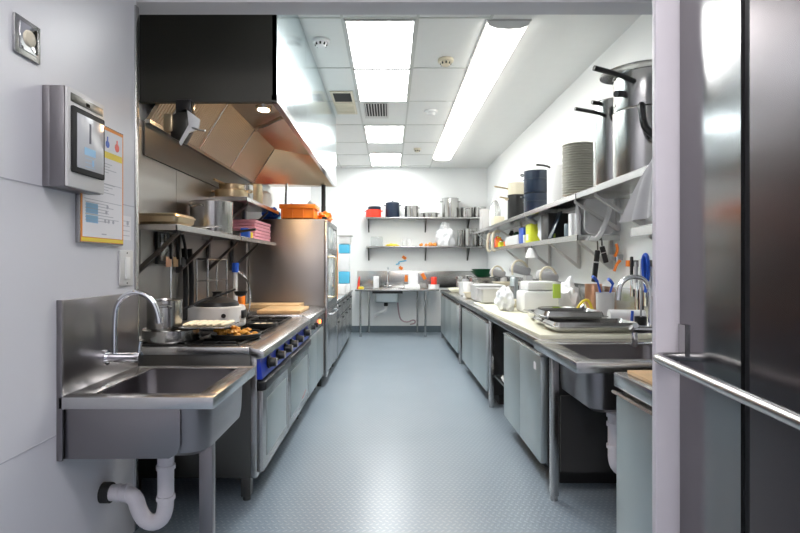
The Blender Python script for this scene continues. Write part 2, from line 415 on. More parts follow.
# seen lamp in the canopy, and a hidden nearer one added for warm light
for y in (3.62, 4.43):
    MB().cyl((-1.05, y, FZ1-.001), (-1.05, y, FZ1-.03), .07, .06).build('lamp_housing', 'steel_h', t)
    MB().cyl((-1.05, y, FZ1-.031), (-1.05, y, FZ1-.035), .045).build('lamp', 'hoodlamp', t)
MB().tube([(-1.30, 5.17, 2.672), (-1.25, 5.0, 2.66), (-1.15, 4.9, 2.65), (-1.05, 4.8, 2.665), (-.95, 4.68, 2.665)], .016, smooth=2).build('conduit', 'steel_h', t)
# clamp lamp below first filters
t = thing('clamp_lamp', 'small black and white clamp fixture hanging under the near edge of the hood', 'fixture', (-1.27, 3.32, 2.2))
MB().box(-1.33, -1.23, 3.30, 3.38, 2.31, 2.40, .01).build('bracket', 'black', t)
MB().prism([(-1.36, 2.30), (-1.26, 2.35), (-1.21, 2.27), (-1.28, 2.13), (-1.36, 2.17)], 'y', 3.30, 3.37, .006).build('shade', 'steel_d', t)
MB().prism([(-1.25, 2.33), (-1.17, 2.27), (-1.18, 2.21), (-1.24, 2.19), (-1.29, 2.11), (-1.30, 2.13), (-1.24, 2.24)], 'y', 3.28, 3.30, .004).build('clamp', 'white', t)
MB().box(-1.40, -1.345, 3.29, 3.36, 2.2, 2.31, .006).build('reflector', 'pan_gold', t)
MB().tube([(-1.22, 3.285, 2.22), (-1.16, 3.27, 2.20), (-1.13, 3.26, 2.195)], .006).build('screw_handle', 'chrome', t)

# ------------------------------------------------------------------ entry wall fittings
t = thing('wall_plate', 'square metal wall plate with an ivory oval button above the dispenser', 'wall plate', (-1.32, 1.93, 2.19))
MB().box(-1.3195, -1.309, 1.862, 2.000, 2.125, 2.262, .004).build('plate', 'steel', t)
MB().box(-1.309, -1.306, 1.885, 1.978, 2.145, 2.243, .002).build('inner_plate', 'chrome', t)
MB().lathe(-1.306, 1.93, 2.195, [(.030, 0), (.028, .007), (.018, .012), (0, .013)], 28, 'x').build('button', 'beige', t)

t = thing('towel_dispenser', 'steel wall dispenser with a black framed front and blue sticker', 'dispenser', (-1.27, 2.15, 1.67))
MB().box(-1.3195, -1.290, 2.02, 2.228, 1.675, 2.06, .004).box(-1.294, -1.235, 2.02, 2.285, 1.675, 2.06, .006).build('body', 'steel_b', t)
MB().box(-1.235, -1.222, 2.022, 2.283, 1.677, 2.058, .005).build('front_cover', 'lgrey', t)
MB().box(-1.2225, -1.2195, 2.04, 2.265, 2.005, 2.038, .001).build('vent_band', 'steel_d', t)
MB().box(-1.2225, -1.214, 2.04, 2.270, 1.735, 1.990, .008).build('window_frame', 'rubber', t)
w_ = MB().box(-1.214, -1.2115, 2.068, 2.258, 1.757, 1.968, .001).build('window_panel', 'win', t)
MB().box(-1.2115, -1.2105, 2.150, 2.162, 1.865, 1.945).build('level_slot', 'ink', w_)
MB().box(-1.2115, -1.2108, 2.115, 2.195, 1.815, 1.845).build('sticker', 'stickerblue', w_)
q = MB()
for k in range(3): q.box(-1.2115, -1.2109, 2.12, 2.19, 1.768+k*.017, 1.7695+k*.017)
q.box(-1.2115, -1.2109, 2.17, 2.182, 1.775, 1.80); q.build('sticker_drawing', 'stickerblue', w_)
MB().box(-1.2225, -1.2195, 2.14, 2.17, 2.012, 2.028, .001).build('lock', 'chrome', t)

t = thing('poster', 'orange framed hygiene notice board with a yellow band behind the dispenser', 'poster', (-1.31, 2.41, 1.46))
MB().box(-1.3195, -1.300, 2.235, 2.600, 1.47, 2.012, .002).build('backing', 'steel', t)
MB().box(-1.300, -1.2985, 2.240, 2.596, 1.476, 2.007).build('border', 'posterorange', t)
MB().box(-1.2985, -1.2975, 2.252, 2.585, 1.498, 1.992).build('sheet', 'paper', t)
MB().box(-1.2985, -1.2968, 2.256, 2.581, 1.865, 1.895).build('yellow_band', 'posteryellow', t)
MB().box(-1.2985, -1.2972, 2.244, 2.592, 1.479, 1.494).build('yellow_footer', 'posteryellow', t)
q = MB(); zz = 1.85
for k in range(17):
    zz -= .013
    if k in (4, 9): zz -= .03; continue
    q.box(-1.2975, -1.2970, 2.27, 2.27+random.uniform(.18, .30), zz, zz+.003)
for z in (1.745, 1.660): q.box(-1.2975, -1.2970, 2.262, 2.578, z, z+.0025)
for y, z in ((2.43, 1.575), (2.46, 1.575), (2.50, 1.575), (2.45, 1.64), (2.44, 1.615)): q.lathe(-1.2975, y, z, [(.009, 0), (.009, .0006), (0, .0006)], 10, 'x')
q.box(-1.2975, -1.2970, 2.40, 2.44, 1.512, 1.517)
q.build('print', 'greyink', t)
q = MB(); q.box(-1.2975, -1.2970, 2.275, 2.37, 1.60, 1.645).box(-1.2975, -1.2970, 2.275, 2.37, 1.56, 1.592); q.build('blue_picture', 'stickerblue', t)
q = MB(); q.lathe(-1.2975, 2.45, 1.93, [(.017, 0), (.017, .0006), (0, .0006)], 12, 'x').box(-1.2975, -1.2968, 2.445, 2.455, 1.93, 1.965)
q.build('blue_symbol', 'bluepl', t)
q = MB(); q.lathe(-1.2975, 2.535, 1.93, [(.020, 0), (.020, .0006), (0, .0006)], 12, 'x').box(-1.2975, -1.2968, 2.53, 2.54, 1.93, 1.965)
q.build('red_symbol', 'red', t)

t = thing('paper_note', 'small white paper note taped above the light switch', 'note', (-1.31, 2.66, 1.5))
MB().box(-1.3195, -1.3185, 2.615, 2.715, 1.500, 1.62).build('sheet', 'paper', t)
q = MB()
for k in range(4): q.box(-1.3185, -1.3182, 2.63, 2.70, 1.52+k*.024, 1.523+k*.024)
q.lathe(-1.3185, 2.68, 1.585, [(.012, 0), (.012, .0005), (0, .0005)], 10, 'x'); q.build('print', 'greyink', t)
t = thing('light_switch', 'white rocker light switch low beside the wall corner', 'switch', (-1.31, 2.655, 1.27))
MB().box(-1.3195, -1.309, 2.592, 2.720, 1.272, 1.448, .004).build('plate', 'lgrey', t)
MB().box(-1.309, -1.303, 2.632, 2.680, 1.305, 1.415, .003).build('rocker', 'white', t)
q = MB()
for z in (1.285, 1.435): q.lathe(-1.309, 2.656, z, [(.005, 0), (.005, .001), (0, .001)], 10, 'x')
q.build('screw', 'steel_d', t)

# ------------------------------------------------------------------ hand wash sink
def basin(mb, x0, x1, y0, y1, z0, z1, rim, r=.06, th=.006):
    """open rounded tub, thickness th, walls tapering slightly, with a rounded floor"""
    def loop(ix, z, rr):
        P = []
        a0, a1, b0, b1 = x0+ix, x1-ix, y0+ix, y1-ix
        for cx, cy, s in ((a1-rr, b1-rr, 0), (a0+rr, b1-rr, 1), (a0+rr, b0+rr, 2), (a1-rr, b0+rr, 3)):
            for k in range(6):
                t_ = (s+k/5)*PI/2; P.append((cx+rr*math.cos(t_), cy+rr*math.sin(t_), z))
        return P
    b = bmesh.new()
    rings = [loop(th, z1, r), loop(th+.01, z0+.07, r), loop(th+.025, z0+.03, r), loop(th+.06, z0+th, r*.7),
             loop(.04, z0, r*.7), loop(.012, z0+.02, r), loop(.006, z0+.06, r), loop(0, z1, r)]
    V = [[b.verts.new(p) for p in q] for q in rings]
    for A, B_ in zip(V, V[1:]+[V[0]]):
        if A is V[3]: continue
        for i in range(24): b.faces.new((A[i], A[(i+1) % 24], B_[(i+1) % 24], B_[i]))
    b.faces.new(V[3]); b.faces.new(V[4][::-1])
    bmesh.ops.recalc_face_normals(b, faces=b.faces[:])
    mb._add(b); return mb
def frame(mb, x0, x1, y0, y1, X0, X1, Y0, Y1, z0, z1, bev=.003):
    """flat rim: outer XY box minus inner hole xy"""
    mb.box(X0, X1, Y0, y0, z0, z1, bev); mb.box(X0, X1, y1, Y1, z0, z1, bev)
    mb.box(X0, x0, y0-.004, y1+.004, z0, z1, bev); mb.box(x1, X1, y0-.004, y1+.004, z0, z1, bev)
    return mb
t = thing('hand_wash_sink', 'small wall mounted stainless hand wash sink on the entry wall', 'sink', (-1.0, 2.44, 0))
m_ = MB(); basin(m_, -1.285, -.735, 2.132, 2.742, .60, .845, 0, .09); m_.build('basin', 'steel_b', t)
m_ = MB(); frame(m_, -1.205, -.775, 2.175, 2.715, -1.312, -.70, 2.11, 2.765, .845, .853, .002); m_.build('rim', 'steel_h', t)
MB().box(-1.312, -.700, 2.108, 2.116, .805, .853, .003).box(-.706, -.698, 2.11, 2.765, .805, .853, .003).box(-1.312, -.7, 2.757, 2.765, .805, .853, .003).build('edge_band', 'steel_h', t)
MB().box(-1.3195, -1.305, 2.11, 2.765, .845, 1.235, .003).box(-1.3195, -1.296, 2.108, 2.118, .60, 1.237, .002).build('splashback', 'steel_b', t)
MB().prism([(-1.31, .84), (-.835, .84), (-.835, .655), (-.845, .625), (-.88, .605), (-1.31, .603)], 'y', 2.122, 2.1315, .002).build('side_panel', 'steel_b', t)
MB().cyl((-1.0, 2.45, .605), (-1.0, 2.45, .612), .035).build('drain_plug', 'steel_d', t)
MB().box(-.835, -.775, 2.33, 2.37, .0, .60, .004).build('leg', 'steel_b', t)
t = thing('tap', 'chrome swan neck tap mounted on the hand wash sink splashback', 'tap', (-1.25, 2.45, .95))
MB().cyl((-1.304, 2.45, .95), (-1.17, 2.45, .95), .022).cyl((-1.304, 2.45, .95), (-1.296, 2.45, .95), .034).build('body', 'chrome', t)
MB().tube([(-1.265, 2.45, .96), (-1.265, 2.45, 1.12), (-1.255, 2.45, 1.20), (-1.20, 2.45, 1.25), (-1.13, 2.45, 1.245), (-1.08, 2.45, 1.20), (-1.06, 2.45, 1.12)], .0125, 14, 2).cyl((-1.0625, 2.45, 1.135), (-1.058, 2.45, 1.108), .016).build('spout', 'chrome', t)
MB().cyl((-1.17, 2.45, .95), (-1.145, 2.45, .95), .026).tube([(-1.155, 2.45, .95), (-1.15, 2.45, 1.0), (-1.145, 2.45, 1.025)], .009, 10, 1).build('lever', 'chrome', t)
t = thing('drain_pipe', 'white plastic drain trap under the hand wash sink', 'pipe', (-1.08, 2.45, .2))
MB().tube([(-1.03, 2.45, .575), (-1.03, 2.45, .36), (-1.03, 2.45, .245), (-1.06, 2.45, .195), (-1.12, 2.45, .195), (-1.155, 2.45, .25), (-1.17, 2.45, .31), (-1.22, 2.45, .33), (-1.29, 2.45, .33)], .036, 16, 2).build('trap', 'pvc', t)
q = MB()
for z in (.54, .50, .44, .30): MB().cyl((-1.03, 2.45, z), (-1.03, 2.45, z+.018), .042).build('rib', 'pvc', t)
for x in (-1.20, -1.235): MB().cyl((x, 2.45, .33), (x-.015, 2.45, .33), .041).build('rib', 'pvc', t)
MB().cyl((-1.03, 2.45, .572), (-1.03, 2.45, .60), .046).build('nut', 'rubber', t)
MB().cyl((-1.3195, 2.45, .33), (-1.28, 2.45, .33), .046).build('collar', 'rubber', t)

# ------------------------------------------------------------------ cooking range
RF = -.72
t = thing('gas_range', 'stainless steel gas range with blue knob panel and two oven doors', 'range', (-1.16, 3.95, 0))
Y0, Y1 = 3.06, 4.84
MB().box(-1.575, -.80, Y0, Y0+.03, .15, .86, .003).box(-1.575, -.80, Y1-.03, Y1, .15, .86).box(-1.575, -1.545, Y0+.03, Y1-.03, .15, .86).box(-1.545, -.80, Y0+.03, Y1-.03, .15, .18).build('body', 'steel_d', t)
for a, b_, h in ((Y0+.002, Y0+.05, .86), (3.83, 3.87, .70), (Y1-.05, Y1-.002, .86)): MB().box(-.80, -.765, a, b_, .15, h, .003).build('door_post', 'steel', t)
m_ = MB(); frame(m_, -1.52, -.87, Y0+.06, Y1-.04, -1.58, -.802, Y0-.02, Y1, .862, .905, .003); m_.build('hob_frame', 'steel_h', t)
MB().prism([(-.80, .905), (-.722, .885), (-.715, .845), (-.76, .835), (-.80, .86)], 'y', Y0-.02, Y1, .003).build('front_rail', 'steel_h', t)
MB().box(-1.53, -.85, Y0+.05, Y1-.03, .85, .868).build('burner_tray', 'iron', t)
MB().prism([(-.80, .845), (-.748, .84), (-.735, .715), (-.80, .715)], 'y', Y0+.01, Y1-.01, .002).build('control_panel', 'blue', t)
for y in (3.24, 3.50, 3.76, 3.98, 4.24, 4.62):
    k = MB().cyl((-.742, y, .785), (-.728, y, .785), .038).cyl((-.728, y, .785), (-.690, y, .785), .030, .026).build('knob', 'black', t)
    MB().box(-.691, -.684, y-.004, y+.004, .765, .808).build('pointer', 'lgrey', k)
for a, b_ in ((Y0+.03, 3.845), (3.865, Y1-.02)):
    d = MB().box(-.765, -.735, a, b_, .17, .645, .006).build('oven_door', 'steel', t)
    MB().box(-.7345, -.731, a+.09, b_-.09, .24, .58, .001).build('door_panel', 'steel_soft', d)
    MB().box(-.765, -.712, a-.015, b_+.01, .648, .705, .012).build('handle', 'black', d)
q = MB()
for k in range(5): q.box(-.7305, -.730, 4.45+k*.04, 4.475+k*.04, .255+.006*k, .268+.006*k)
lab(q.build('red_lettering', 'red', t), 'faint red marks on the far oven door')
for x in (-1.5, -.84):
    for y in (Y0+.07, Y1-.08):
        MB().box(x-.028, x+.028, y-.028, y+.028, .025, .15, .003).cyl((x, y, 0), (x, y, .025), .022).build('leg', 'steel_d', t)
# six burners: ring + grate each
for i, y in enumerate((3.36, 3.94, 4.50)):
    for x in (-1.34, -1.03):
        MB().lathe(x, y, .868, [(0, 0), (.06, 0), (.055, .012), (.035, .02), (0, .02)], 20).build('burner', 'iron', t)
        q = MB()
        for a in (-.145, .145): q.box(x+a-.008, x+a+.008, y-.26, y+.26, .888, .912, .002)
        for a in (-.26, 0, .26): q.box(x-.145, x+.145, y+a-.008, y+a+.008, .888, .912, .002)
        for a in (-.14, .14): q.box(x-.10, x+.10, y+a-.006, y+a+.006, .892, .914, .002)
        q.box(x-.006, x+.006, y-.25, y-.05, .892, .914).box(x-.006, x+.006, y+.05, y+.25, .892, .914)
        for a in (-.143, .143):
            for b2 in (-.25, .25): q.box(x+a-.008, x+a+.008, y+b2-.008, y+b2+.008, .866, .892)
        q.build('grate', 'iron', t)

# griddle cabinet next to range
t = thing('griddle_cabinet', 'steel griddle cabinet with a glowing orange pilot between range and oven', 'cooker', (-1.16, 5.38, 0))
Y0, Y1 = 4.86, 5.92
MB().box(-1.575, -.765, Y0, Y0+.03, .12, .86).box(-1.575, -.765, Y1-.03, Y1, .12, .86).box(-1.575, -1.54, Y0, Y1, .12, .86).box(-1.54, -.77, Y0+.03, Y1-.03, .12, .15).build('body', 'steel_d', t)
MB().box(-1.58, -.80, Y0, Y1, .86, .915, .004).prism([(-.80, .915), (-.722, .89), (-.715, .85), (-.76, .84), (-.80, .86)], 'y', Y0, Y1, .003).build('top', 'steel_h', t)
MB().box(-.80, -.742, Y0+.01, Y1-.01, .70, .84, .004).build('control_panel', 'steel', t)
MB().cyl((-.742, 5.62, .775), (-.730, 5.62, .775), .022).build('pilot_light', 'pilot', t)
for y in (5.1, 5.3): MB().cyl((-.742, y, .775), (-.712, y, .775), .022).build('knob', 'black', t)
for a, b_ in ((Y0+.02, 5.385), (5.395, Y1-.02)): MB().box(-.765, -.738, a, b_, .16, .69, .005).build('door', 'steel_soft', t)
for x in (-1.5, -.84):
    for y in (Y0+.06, Y1-.06): MB().cyl((x, y, 0), (x, y, .12), .022).build('leg', 'steel', t)

# tall oven
t = thing('tall_oven', 'tall stainless combi oven with glass door standing beyond the range', 'oven', (-1.14, 6.5, 0))
Y0, Y1 = 5.97, 7.05
MB().box(-1.58, -.735, Y0, Y1, .12, 1.885, .006).build('body', 'oven_steel', t)
MB().box(-.735, -.70, Y0, Y0+.10, .12, 1.87, .003).box(-.735, -.70, Y1-.08, Y1, .12, 1.87, .003).box(-.735, -.70, Y0+.1, Y1-.08, .87, .95).box(-.735, -.70, Y0+.1, Y1-.08, 1.50, 1.56).box(-.735, -.70, Y0+.1, Y1-.08, 1.82, 1.87).build('front_frame', 'steel', t)
d = MB().box(-.732, -.705, Y0+.10, Y1-.08, .95, 1.50, .003).build('door', 'glass', t)
MB().tube([(-.705, Y0+.16, 1.46), (-.63, Y0+.17, 1.46), (-.62, Y0+.17, 1.40), (-.62, Y0+.17, 1.05), (-.63, Y0+.17, 1.0), (-.705, Y0+.16, 1.0)], .013, 10, 1).build('handle', 'pan_gold', d)
MB().box(-.732, -.708, Y0+.10, Y1-.08, 1.56, 1.82, .003).build('display_window', 'glass', t)
d = MB().box(-.732, -.70, Y0+.10, Y1-.08, .16, .87, .003).build('lower_door', 'steel', t)
MB().tube([(-.70, Y0+.2, .80), (-.665, Y0+.2, .80), (-.665, Y1-.2, .80), (-.70, Y1-.2, .80)], .009).build('handle', 'chrome', d)
for x in (-1.5, -.80):
    for y in (Y0+.06, Y1-.06): MB().cyl((x, y, 0), (x, y, .12), .025).build('leg', 'rubber', t)
MB().cyl((-.74, Y0+.05, 1.885), (-.74, Y0+.05, 1.91), .03).build('hinge', 'black', t)

# low cabinets along the left beyond the oven
t = thing('base_cabinet', 'low steel base cabinet with drawers on the far left', 'cabinet', (-1.14, 8.4, 0))
Y0, Y1 = 7.12, 9.85
MB().box(-1.58, -.72, Y0, Y1, .10, .86).box(-1.5, -.76, Y0+.05, Y1-.05, 0, .10).build('body', 'steel_d', t)
MB().box(-1.585, -.69, Y0, Y1, .86, .90, .004).build('worktop', 'steel_h', t)
for i in range(4):
    a = Y0+.02+i*.68; b_ = a+.65
    d = MB().box(-.72, -.70, a, b_, .66, .84, .004).build('drawer', 'steel', t)
    MB().box(-.70, -.682, a+.2, b_-.2, .79, .81, .004).build('handle', 'black', d)
    d = MB().box(-.72, -.70, a, b_, .14, .645, .004).build('door', 'steel', t)
    MB().box(-.70, -.682, a+.05, a+.2, .59, .61, .004).build('handle', 'black', d)

# ------------------------------------------------------------------ pots and pans kit
def pot(x, y, z, r, h, m, label, name='cooking_pot', cat='pot', lid=False, ears=True, lh=None, group=None, ang=0.0, hm=None, curl=False, taper=1.0, band=False):
    """lh = (dx, dy, length, rise) long handle; ears = two loop handles"""
    t = thing(name, label, cat, (x, y, z), group)
    th = .004
    MB().lathe(x, y, z, [(0, 0), (r*taper-.012, 0), (r*taper-.002, .004), (r*taper, .014), (r, h-.004), (r+.005, h), (r-.001, h+.002), (r-th, h-.004), (r*taper-th, .02), (0, .008)], 40).build('body', m, t)
    if band: MB().lathe(x, y, z+h*.62, [(r-.001, -.006), (r+.006, -.004), (r+.006, .004), (r-.001, .006)], 40).build('band', hm or m, t)
    if ears:
        for s in (0, PI):
            c, q = math.cos(ang+s), math.sin(ang+s); px, py = -q, c
            zh = z+h*.82; w_ = min(.05, r*.35)
            MB().tube([(x+c*(r-.001)+px*w_, y+q*(r-.001)+py*w_, zh), (x+c*(r+.035)+px*w_, y+q*(r+.035)+py*w_, zh+.012),
                       (x+c*(r+.035)-px*w_, y+q*(r+.035)-py*w_, zh+.012), (x+c*(r-.001)-px*w_, y+q*(r-.001)-py*w_, zh)], .007, 8, 1).build('handle', hm or m, t)
    if lh:
        a, L_, rise = lh; c, q = math.cos(a), math.sin(a); zh = z+h*.86
        MB().tube([(x+c*(r-.001), y+q*(r-.001), zh), (x+c*(r+L_*.3), y+q*(r+L_*.3), zh+rise*.35), (x+c*(r+L_), y+q*(r+L_), zh+rise)], .011, 8, 1).build('long_handle', hm or m, t)
    if lid:
        l = MB().lathe(x, y, z+h+.002, [(0, .022), (r*.5, .018), (r*.95, .004), (r+.004, 0), (r+.004, .004), (r*.95, .008), (r*.5, .024), (0, .028)], 40).build('lid', m, t)
        MB().cyl((x, y, z+h+.026), (x, y, z+h+.05), .018, .024).build('knob', hm or 'black', l)
    return t

# items on the range
pot(-1.33, 3.25, .914, .165, .075, 'pot', 'wide shallow steel pan on the nearest left burner', 'saute_pan', 'pan', ears=False)
pot(-1.36, 3.22, .925, .10, .24, 'pot', 'tall steel saucepan standing in the shallow pan beside the tap', 'saucepan', ears=True, ang=PI*.62)
t = thing('baking_tray', 'thin steel tray of pale pastries resting across the near burners', 'tray', (-1.12, 3.28, .97))
MB().box(-1.25, -.975, 3.14, 3.44, 1.0, 1.006, .002).build('tray', 'steel_h', t)
for i in range(6):
    x = -1.225+.044*i
    tag(MB().blob(x, 3.29+.01*(i % 2), 1.0065, .023, .125, .022, .06, 2, 3, i).build('pastry', 'bread'), 'pale flat pastry strip lying on the thin tray over the burners', 'pastry', 'pastries on the tray')
t = pot(-.98, 3.40, .914, .155, .028, 'iron', 'flat black frying pan full of golden food at the front of the range', 'frying_pan', 'pan', ears=False, hm='iron')
for i in range(26):
    a = random.uniform(0, 2*PI); rr = .125*math.sqrt(random.random())
    x, y = -.98+rr*math.cos(a), 3.40+rr*math.sin(a)
    tag(MB().blob(x, y, .923+.010*(i//7), .024, .017, .024, .2, 2, 2, i).build('food_piece', 'fries'), 'golden fried food piece in the flat black frying pan', 'food', 'fried pieces in the frying pan')
for i, (x, y) in enumerate(((-1.13, 3.28), (-.87, 3.62), (-1.10, 3.22), (-.84, 3.66))):
    pass
pot(-.955, 3.98, .914, .11, .03, 'iron', 'small black frying pan with pale strips at the middle of the range', 'frying_pan', 'pan', ears=False, hm='iron')
for i in range(3):
    tag(MB().box(-1.02+i*.05, -.985+i*.05, 3.92, 4.04, .924, .936, .004).build('food_strip', 'bread'), 'pale strip of food in the small black frying pan', 'food', 'pale strips in the small pan')
# round warmer
t = thing('rice_warmer', 'low round white and steel cooker with black lid at the back of the range', 'cooker', (-1.31, 3.95, .914))
x, y, z = -1.29, 3.98, .915
MB().lathe(x, y, z, [(0, 0), (.19, 0), (.205, .012), (.208, .055), (.205, .06), (.205, .14), (.195, .155), (0, .155)], 48).build('body', 'lgrey', t)
MB().lathe(x, y, z+.155, [(0, 0), (.16, 0), (.15, .03), (.08, .06), (.03, .07), (0, .07)], 40).build('lid', 'black', t)
MB().lathe(x, y, z+.225, [(0, 0), (.035, 0), (.03, .02), (.04, .035), (0, .04)], 20).build('knob', 'black', t)
MB().cyl((x+.10, y-.175, z+.095), (x+.107, y-.19, z+.095), .016).build('dial', 'black', t)
MB().box(x+.185, x+.215, y-.06, y+.03, z+.065, z+.125, .004).build('control_box', 'black', t)
t = thing('ladle', 'dark long handled ladle leaning across the round cooker', 'ladle', (-1.3, 3.8, 1.07))
MB().tube([(-1.10, 3.80, 1.20), (-1.25, 3.72, 1.14), (-1.42, 3.64, 1.07)], .008, 8, 1).build('handle', 'iron', t)
MB().lathe(-1.07, 3.82, 1.145, [(0, 0), (.035, .01), (.048, .04), (.044, .04), (.032, .014), (0, .005)], 20).build('bowl', 'iron', t)
t = thing('sauce_jar', 'orange plastic jar beside the boards on the griddle cabinet', 'jar', (-1.38, 4.93, .916))
MB().lathe(-1.38, 4.93, .916, [(0, 0), (.04, 0), (.04, .18), (.035, .19), (0, .19)], 24).build('body', 'orange', t)
MB().lathe(-1.38, 4.93, 1.106, [(0, 0), (.036, 0), (.036, .02), (0, .02)], 24).build('lid', 'orange', t)
t = thing('chopping_board', 'pale wooden board lying on the griddle cabinet', 'board', (-1.1, 5.3, .915))
MB().box(-1.25, -.84, 5.0, 5.55, .916, .945, .006).build('board', 'wood', t)
t = thing('chopping_board', 'golden wooden board stacked behind the pale one by the oven', 'board', (-1.3, 5.6, .915))
MB().box(-1.54, -.95, 5.57, 5.90, .916, .955, .006).build('board', 'wood', t)

# pot-filler posts and rack behind the range
t = thing('utensil_rack', 'thin steel rod rack standing behind the round cooker', 'rack', (-1.45, 4.0, .914))
for x, y in ((-1.56, 4.30), (-1.56, 4.80), (-1.47, 4.30), (-1.47, 4.80)): MB().cyl((x, y, .914), (x, y, 1.42), .008).build('post', 'steel_h', t)
MB().tube([(-1.56, 4.30, 1.42), (-1.47, 4.30, 1.42), (-1.47, 4.80, 1.42), (-1.56, 4.80, 1.42)], .008).build('rail', 'steel_h', t)
MB().box(-1.565, -1.46, 4.29, 4.81, 1.24, 1.246).build('shelf', 'steel_h', t)
t = thing('tall_bottle', 'tall slim white bottle with blue top behind the round cooker', 'bottle', (-1.31, 4.42, .914))
MB().cyl((-1.31, 4.52, .914), (-1.31, 4.52, 1.31), .018).build('body', 'white', t)
MB().cyl((-1.31, 4.52, 1.31), (-1.31, 4.52, 1.39), .028).build('cap', 'bluepl', t)
MB().tube([(-1.285, 4.52, 1.32), (-1.22, 4.55, 1.26), (-1.19, 4.56, 1.12), (-1.2, 4.56, 1.0), (-1.22, 4.56, .93)], .007, 8, 2).build('hose', 'chrome', t)
t = thing('steel_rod', 'upright steel rod behind the tall saucepan', 'rod', (-1.5, 3.75, .915)); MB().cyl((-1.555, 3.78, .905), (-1.555, 3.78, 1.5), .009).build('rod', 'chrome', t)
# hanging knives on left splash
t = thing('knife_block', 'dark framed steel knife holder hung under the lower left shelf', 'knife holder', (-1.57, 3.72, 1.38))
MB().box(-1.587, -1.565, 3.60, 3.90, 1.38, 1.60, .004).build('back_plate', 'black', t)
MB().box(-1.565, -1.558, 3.63, 3.87, 1.40, 1.585, .002).build('face_plate', 'steel', t)
for i, (y, m) in enumerate(((3.70, 'copper'), (3.82, 'wood'), (3.97, 'black'))):
    k = thing('spatula', ['copper coloured spatula hooked on the knife holder', 'wooden spatula hooked on the knife holder', 'black spatula hooked beside the knife holder'][i], 'spatula', (-1.54, y, 1.4))
    MB().tube([(-1.545, y, 1.60), (-1.53, y+.02, 1.50), (-1.50, y-.05, 1.42)], .011, 8, 1).build('handle', 'black', k)
    MB().box(-1.515, -1.508, y-.10, y-.02, 1.36, 1.43, .003).build('blade', m, k)
for i, y in enumerate((4.06, 4.18)):
    t = thing('hanging_strap', ['black strap hanging behind the rack, nearer one', 'black strap hanging behind the rack, farther one'][i], 'strap', (-1.55, y, 1.0))
    MB().tube([(-1.57, y, 1.50), (-1.56, y+.01, 1.3), (-1.55, y-.01, 1.12), (-1.54, y-.06, .96)], .012, 8, 1, rx=.02).build('strap', 'rubber', t)

# ------------------------------------------------------------------ left shelves
def wall_shelf(name, label, xw, xf, y0, y1, z, brk, m='steel_h', lip=.035, side=-1, rear=True):
    t = thing(name, label, 'shelf', ((xw+xf)/2, (y0+y1)/2, z))
    a, b_ = min(xw, xf), max(xw, xf)
    MB().box(a, b_, y0, y1, z-.006, z, .001).build('board', m, t)
    if side < 0: MB().box(b_-.008, b_, y0, y1, z-lip, z-.006).box(a, b_, y0, y0+.006, z-lip, z-.006).build('lip', m, t)
    else: MB().box(a, a+.008, y0, y1, z-lip, z-.006).box(a, b_, y0, y0+.006, z-lip, z-.006).build('lip', m, t)
    for y in brk:
        s = 1 if side < 0 else -1
        q = MB().prism([(xw+s*.001, z-.008), (xw+s*.001, z-.30), (xw+s*.02, z-.30), (xf-s*.06, z-lip-.012), (xf-s*.06, z-.008), (xf-s*.07, z-lip-.0), (xw+s*.03, z-.25), (xw+s*.03, z-.008)], 'y', y, y+.03)
        q.build('bracket', 'steel_d' if side < 0 else 'lgrey', t)
    return t
wall_shelf('wall_shelf', 'lower left steel shelf carrying the big two handled pot', -1.587, -1.25, 3.13, 4.47, 1.615, (3.30, 3.95))
wall_shelf('wall_shelf', 'lower left steel shelf with the pink packets, just before the oven', -1.587, -1.25, 4.49, 5.85, 1.615, (4.60, 5.3))
wall_shelf('wall_shelf', 'upper left steel shelf with pans, above the pink packets', -1.587, -1.25, 4.66, 6.0, 1.97, (4.9, 5.7))
t = pot(-1.405, 4.20, 1.616, .162, .25, 'pot', 'big steel pot on the lower left shelf', ears=True, ang=-PI*.62, hm='pot')
t = thing('roasting_tray', 'shallow gold tinted steel tray at the near end of the lower left shelf', 'tray', (-1.4, 3.35, 1.616))
q = MB(); basin(q, -1.56, -1.27, 3.20, 3.52, 1.616, 1.668, 0, .03, .004); q.build('tray', 'pan_gold', t)
q = MB(); q.T = Matrix.Translation((-1.37, 3.74, 1.652)) @ Matrix.Rotation(.10, 4, 'X')
tag(q.box(-.06, .11, -.19, .26, -.018, -.012, .002).build('steel_tray', 'pot'), 'flat steel tray lid leaning against the big pot on the shelf', 'tray')
t = thing('folded_cloth', 'cream folded cloths piled behind the gold tinted tray', 'cloth', (-1.5, 3.5, 1.617))
q = MB()
for k in range(3): q.box(-1.575, -1.45+.01*k, 3.535, 3.70, 1.617+k*.035, 1.65+k*.035, .012)
q.build('cloth', 'cream', t)
t = pot(-1.42, 4.64, 1.616, .11, .05, 'iron', 'black frying pan with its handle over the aisle', 'frying_pan', 'pan', ears=False, lh=(-.2, .16, .02), hm='black')
for i in range(6):
    tag(MB().box(-1.52, -1.30+.004*(i % 2), 5.12+.012*(i % 3), 5.80, 1.616+i*.033, 1.646+i*.033, .008).build('packet', 'pink'),
        ['bottom pink packet of the stack on the lower left shelf', 'pink packet in the middle of the stack on the lower left shelf', 'pink packet in the middle of the stack on the lower left shelf', 'pink packet in the middle of the stack on the lower left shelf', 'pink packet in the middle of the stack on the lower left shelf', 'topmost pink packet of the stack on the lower left shelf'][i], 'packet', 'pink packets')
tag(MB().box(-1.33, -1.26, 4.74, 4.82, 1.616, 1.70, .004).build('small_box', 'bluepl'), 'small blue box beside the pink packets', 'box')
tag(MB().lathe(-1.28, 4.86, 1.616, [(0, 0), (.03, 0), (.03, .05), (0, .055)], 16).build('small_jar', 'posteryellow'), 'small yellow jar beside the pink packets', 'jar')
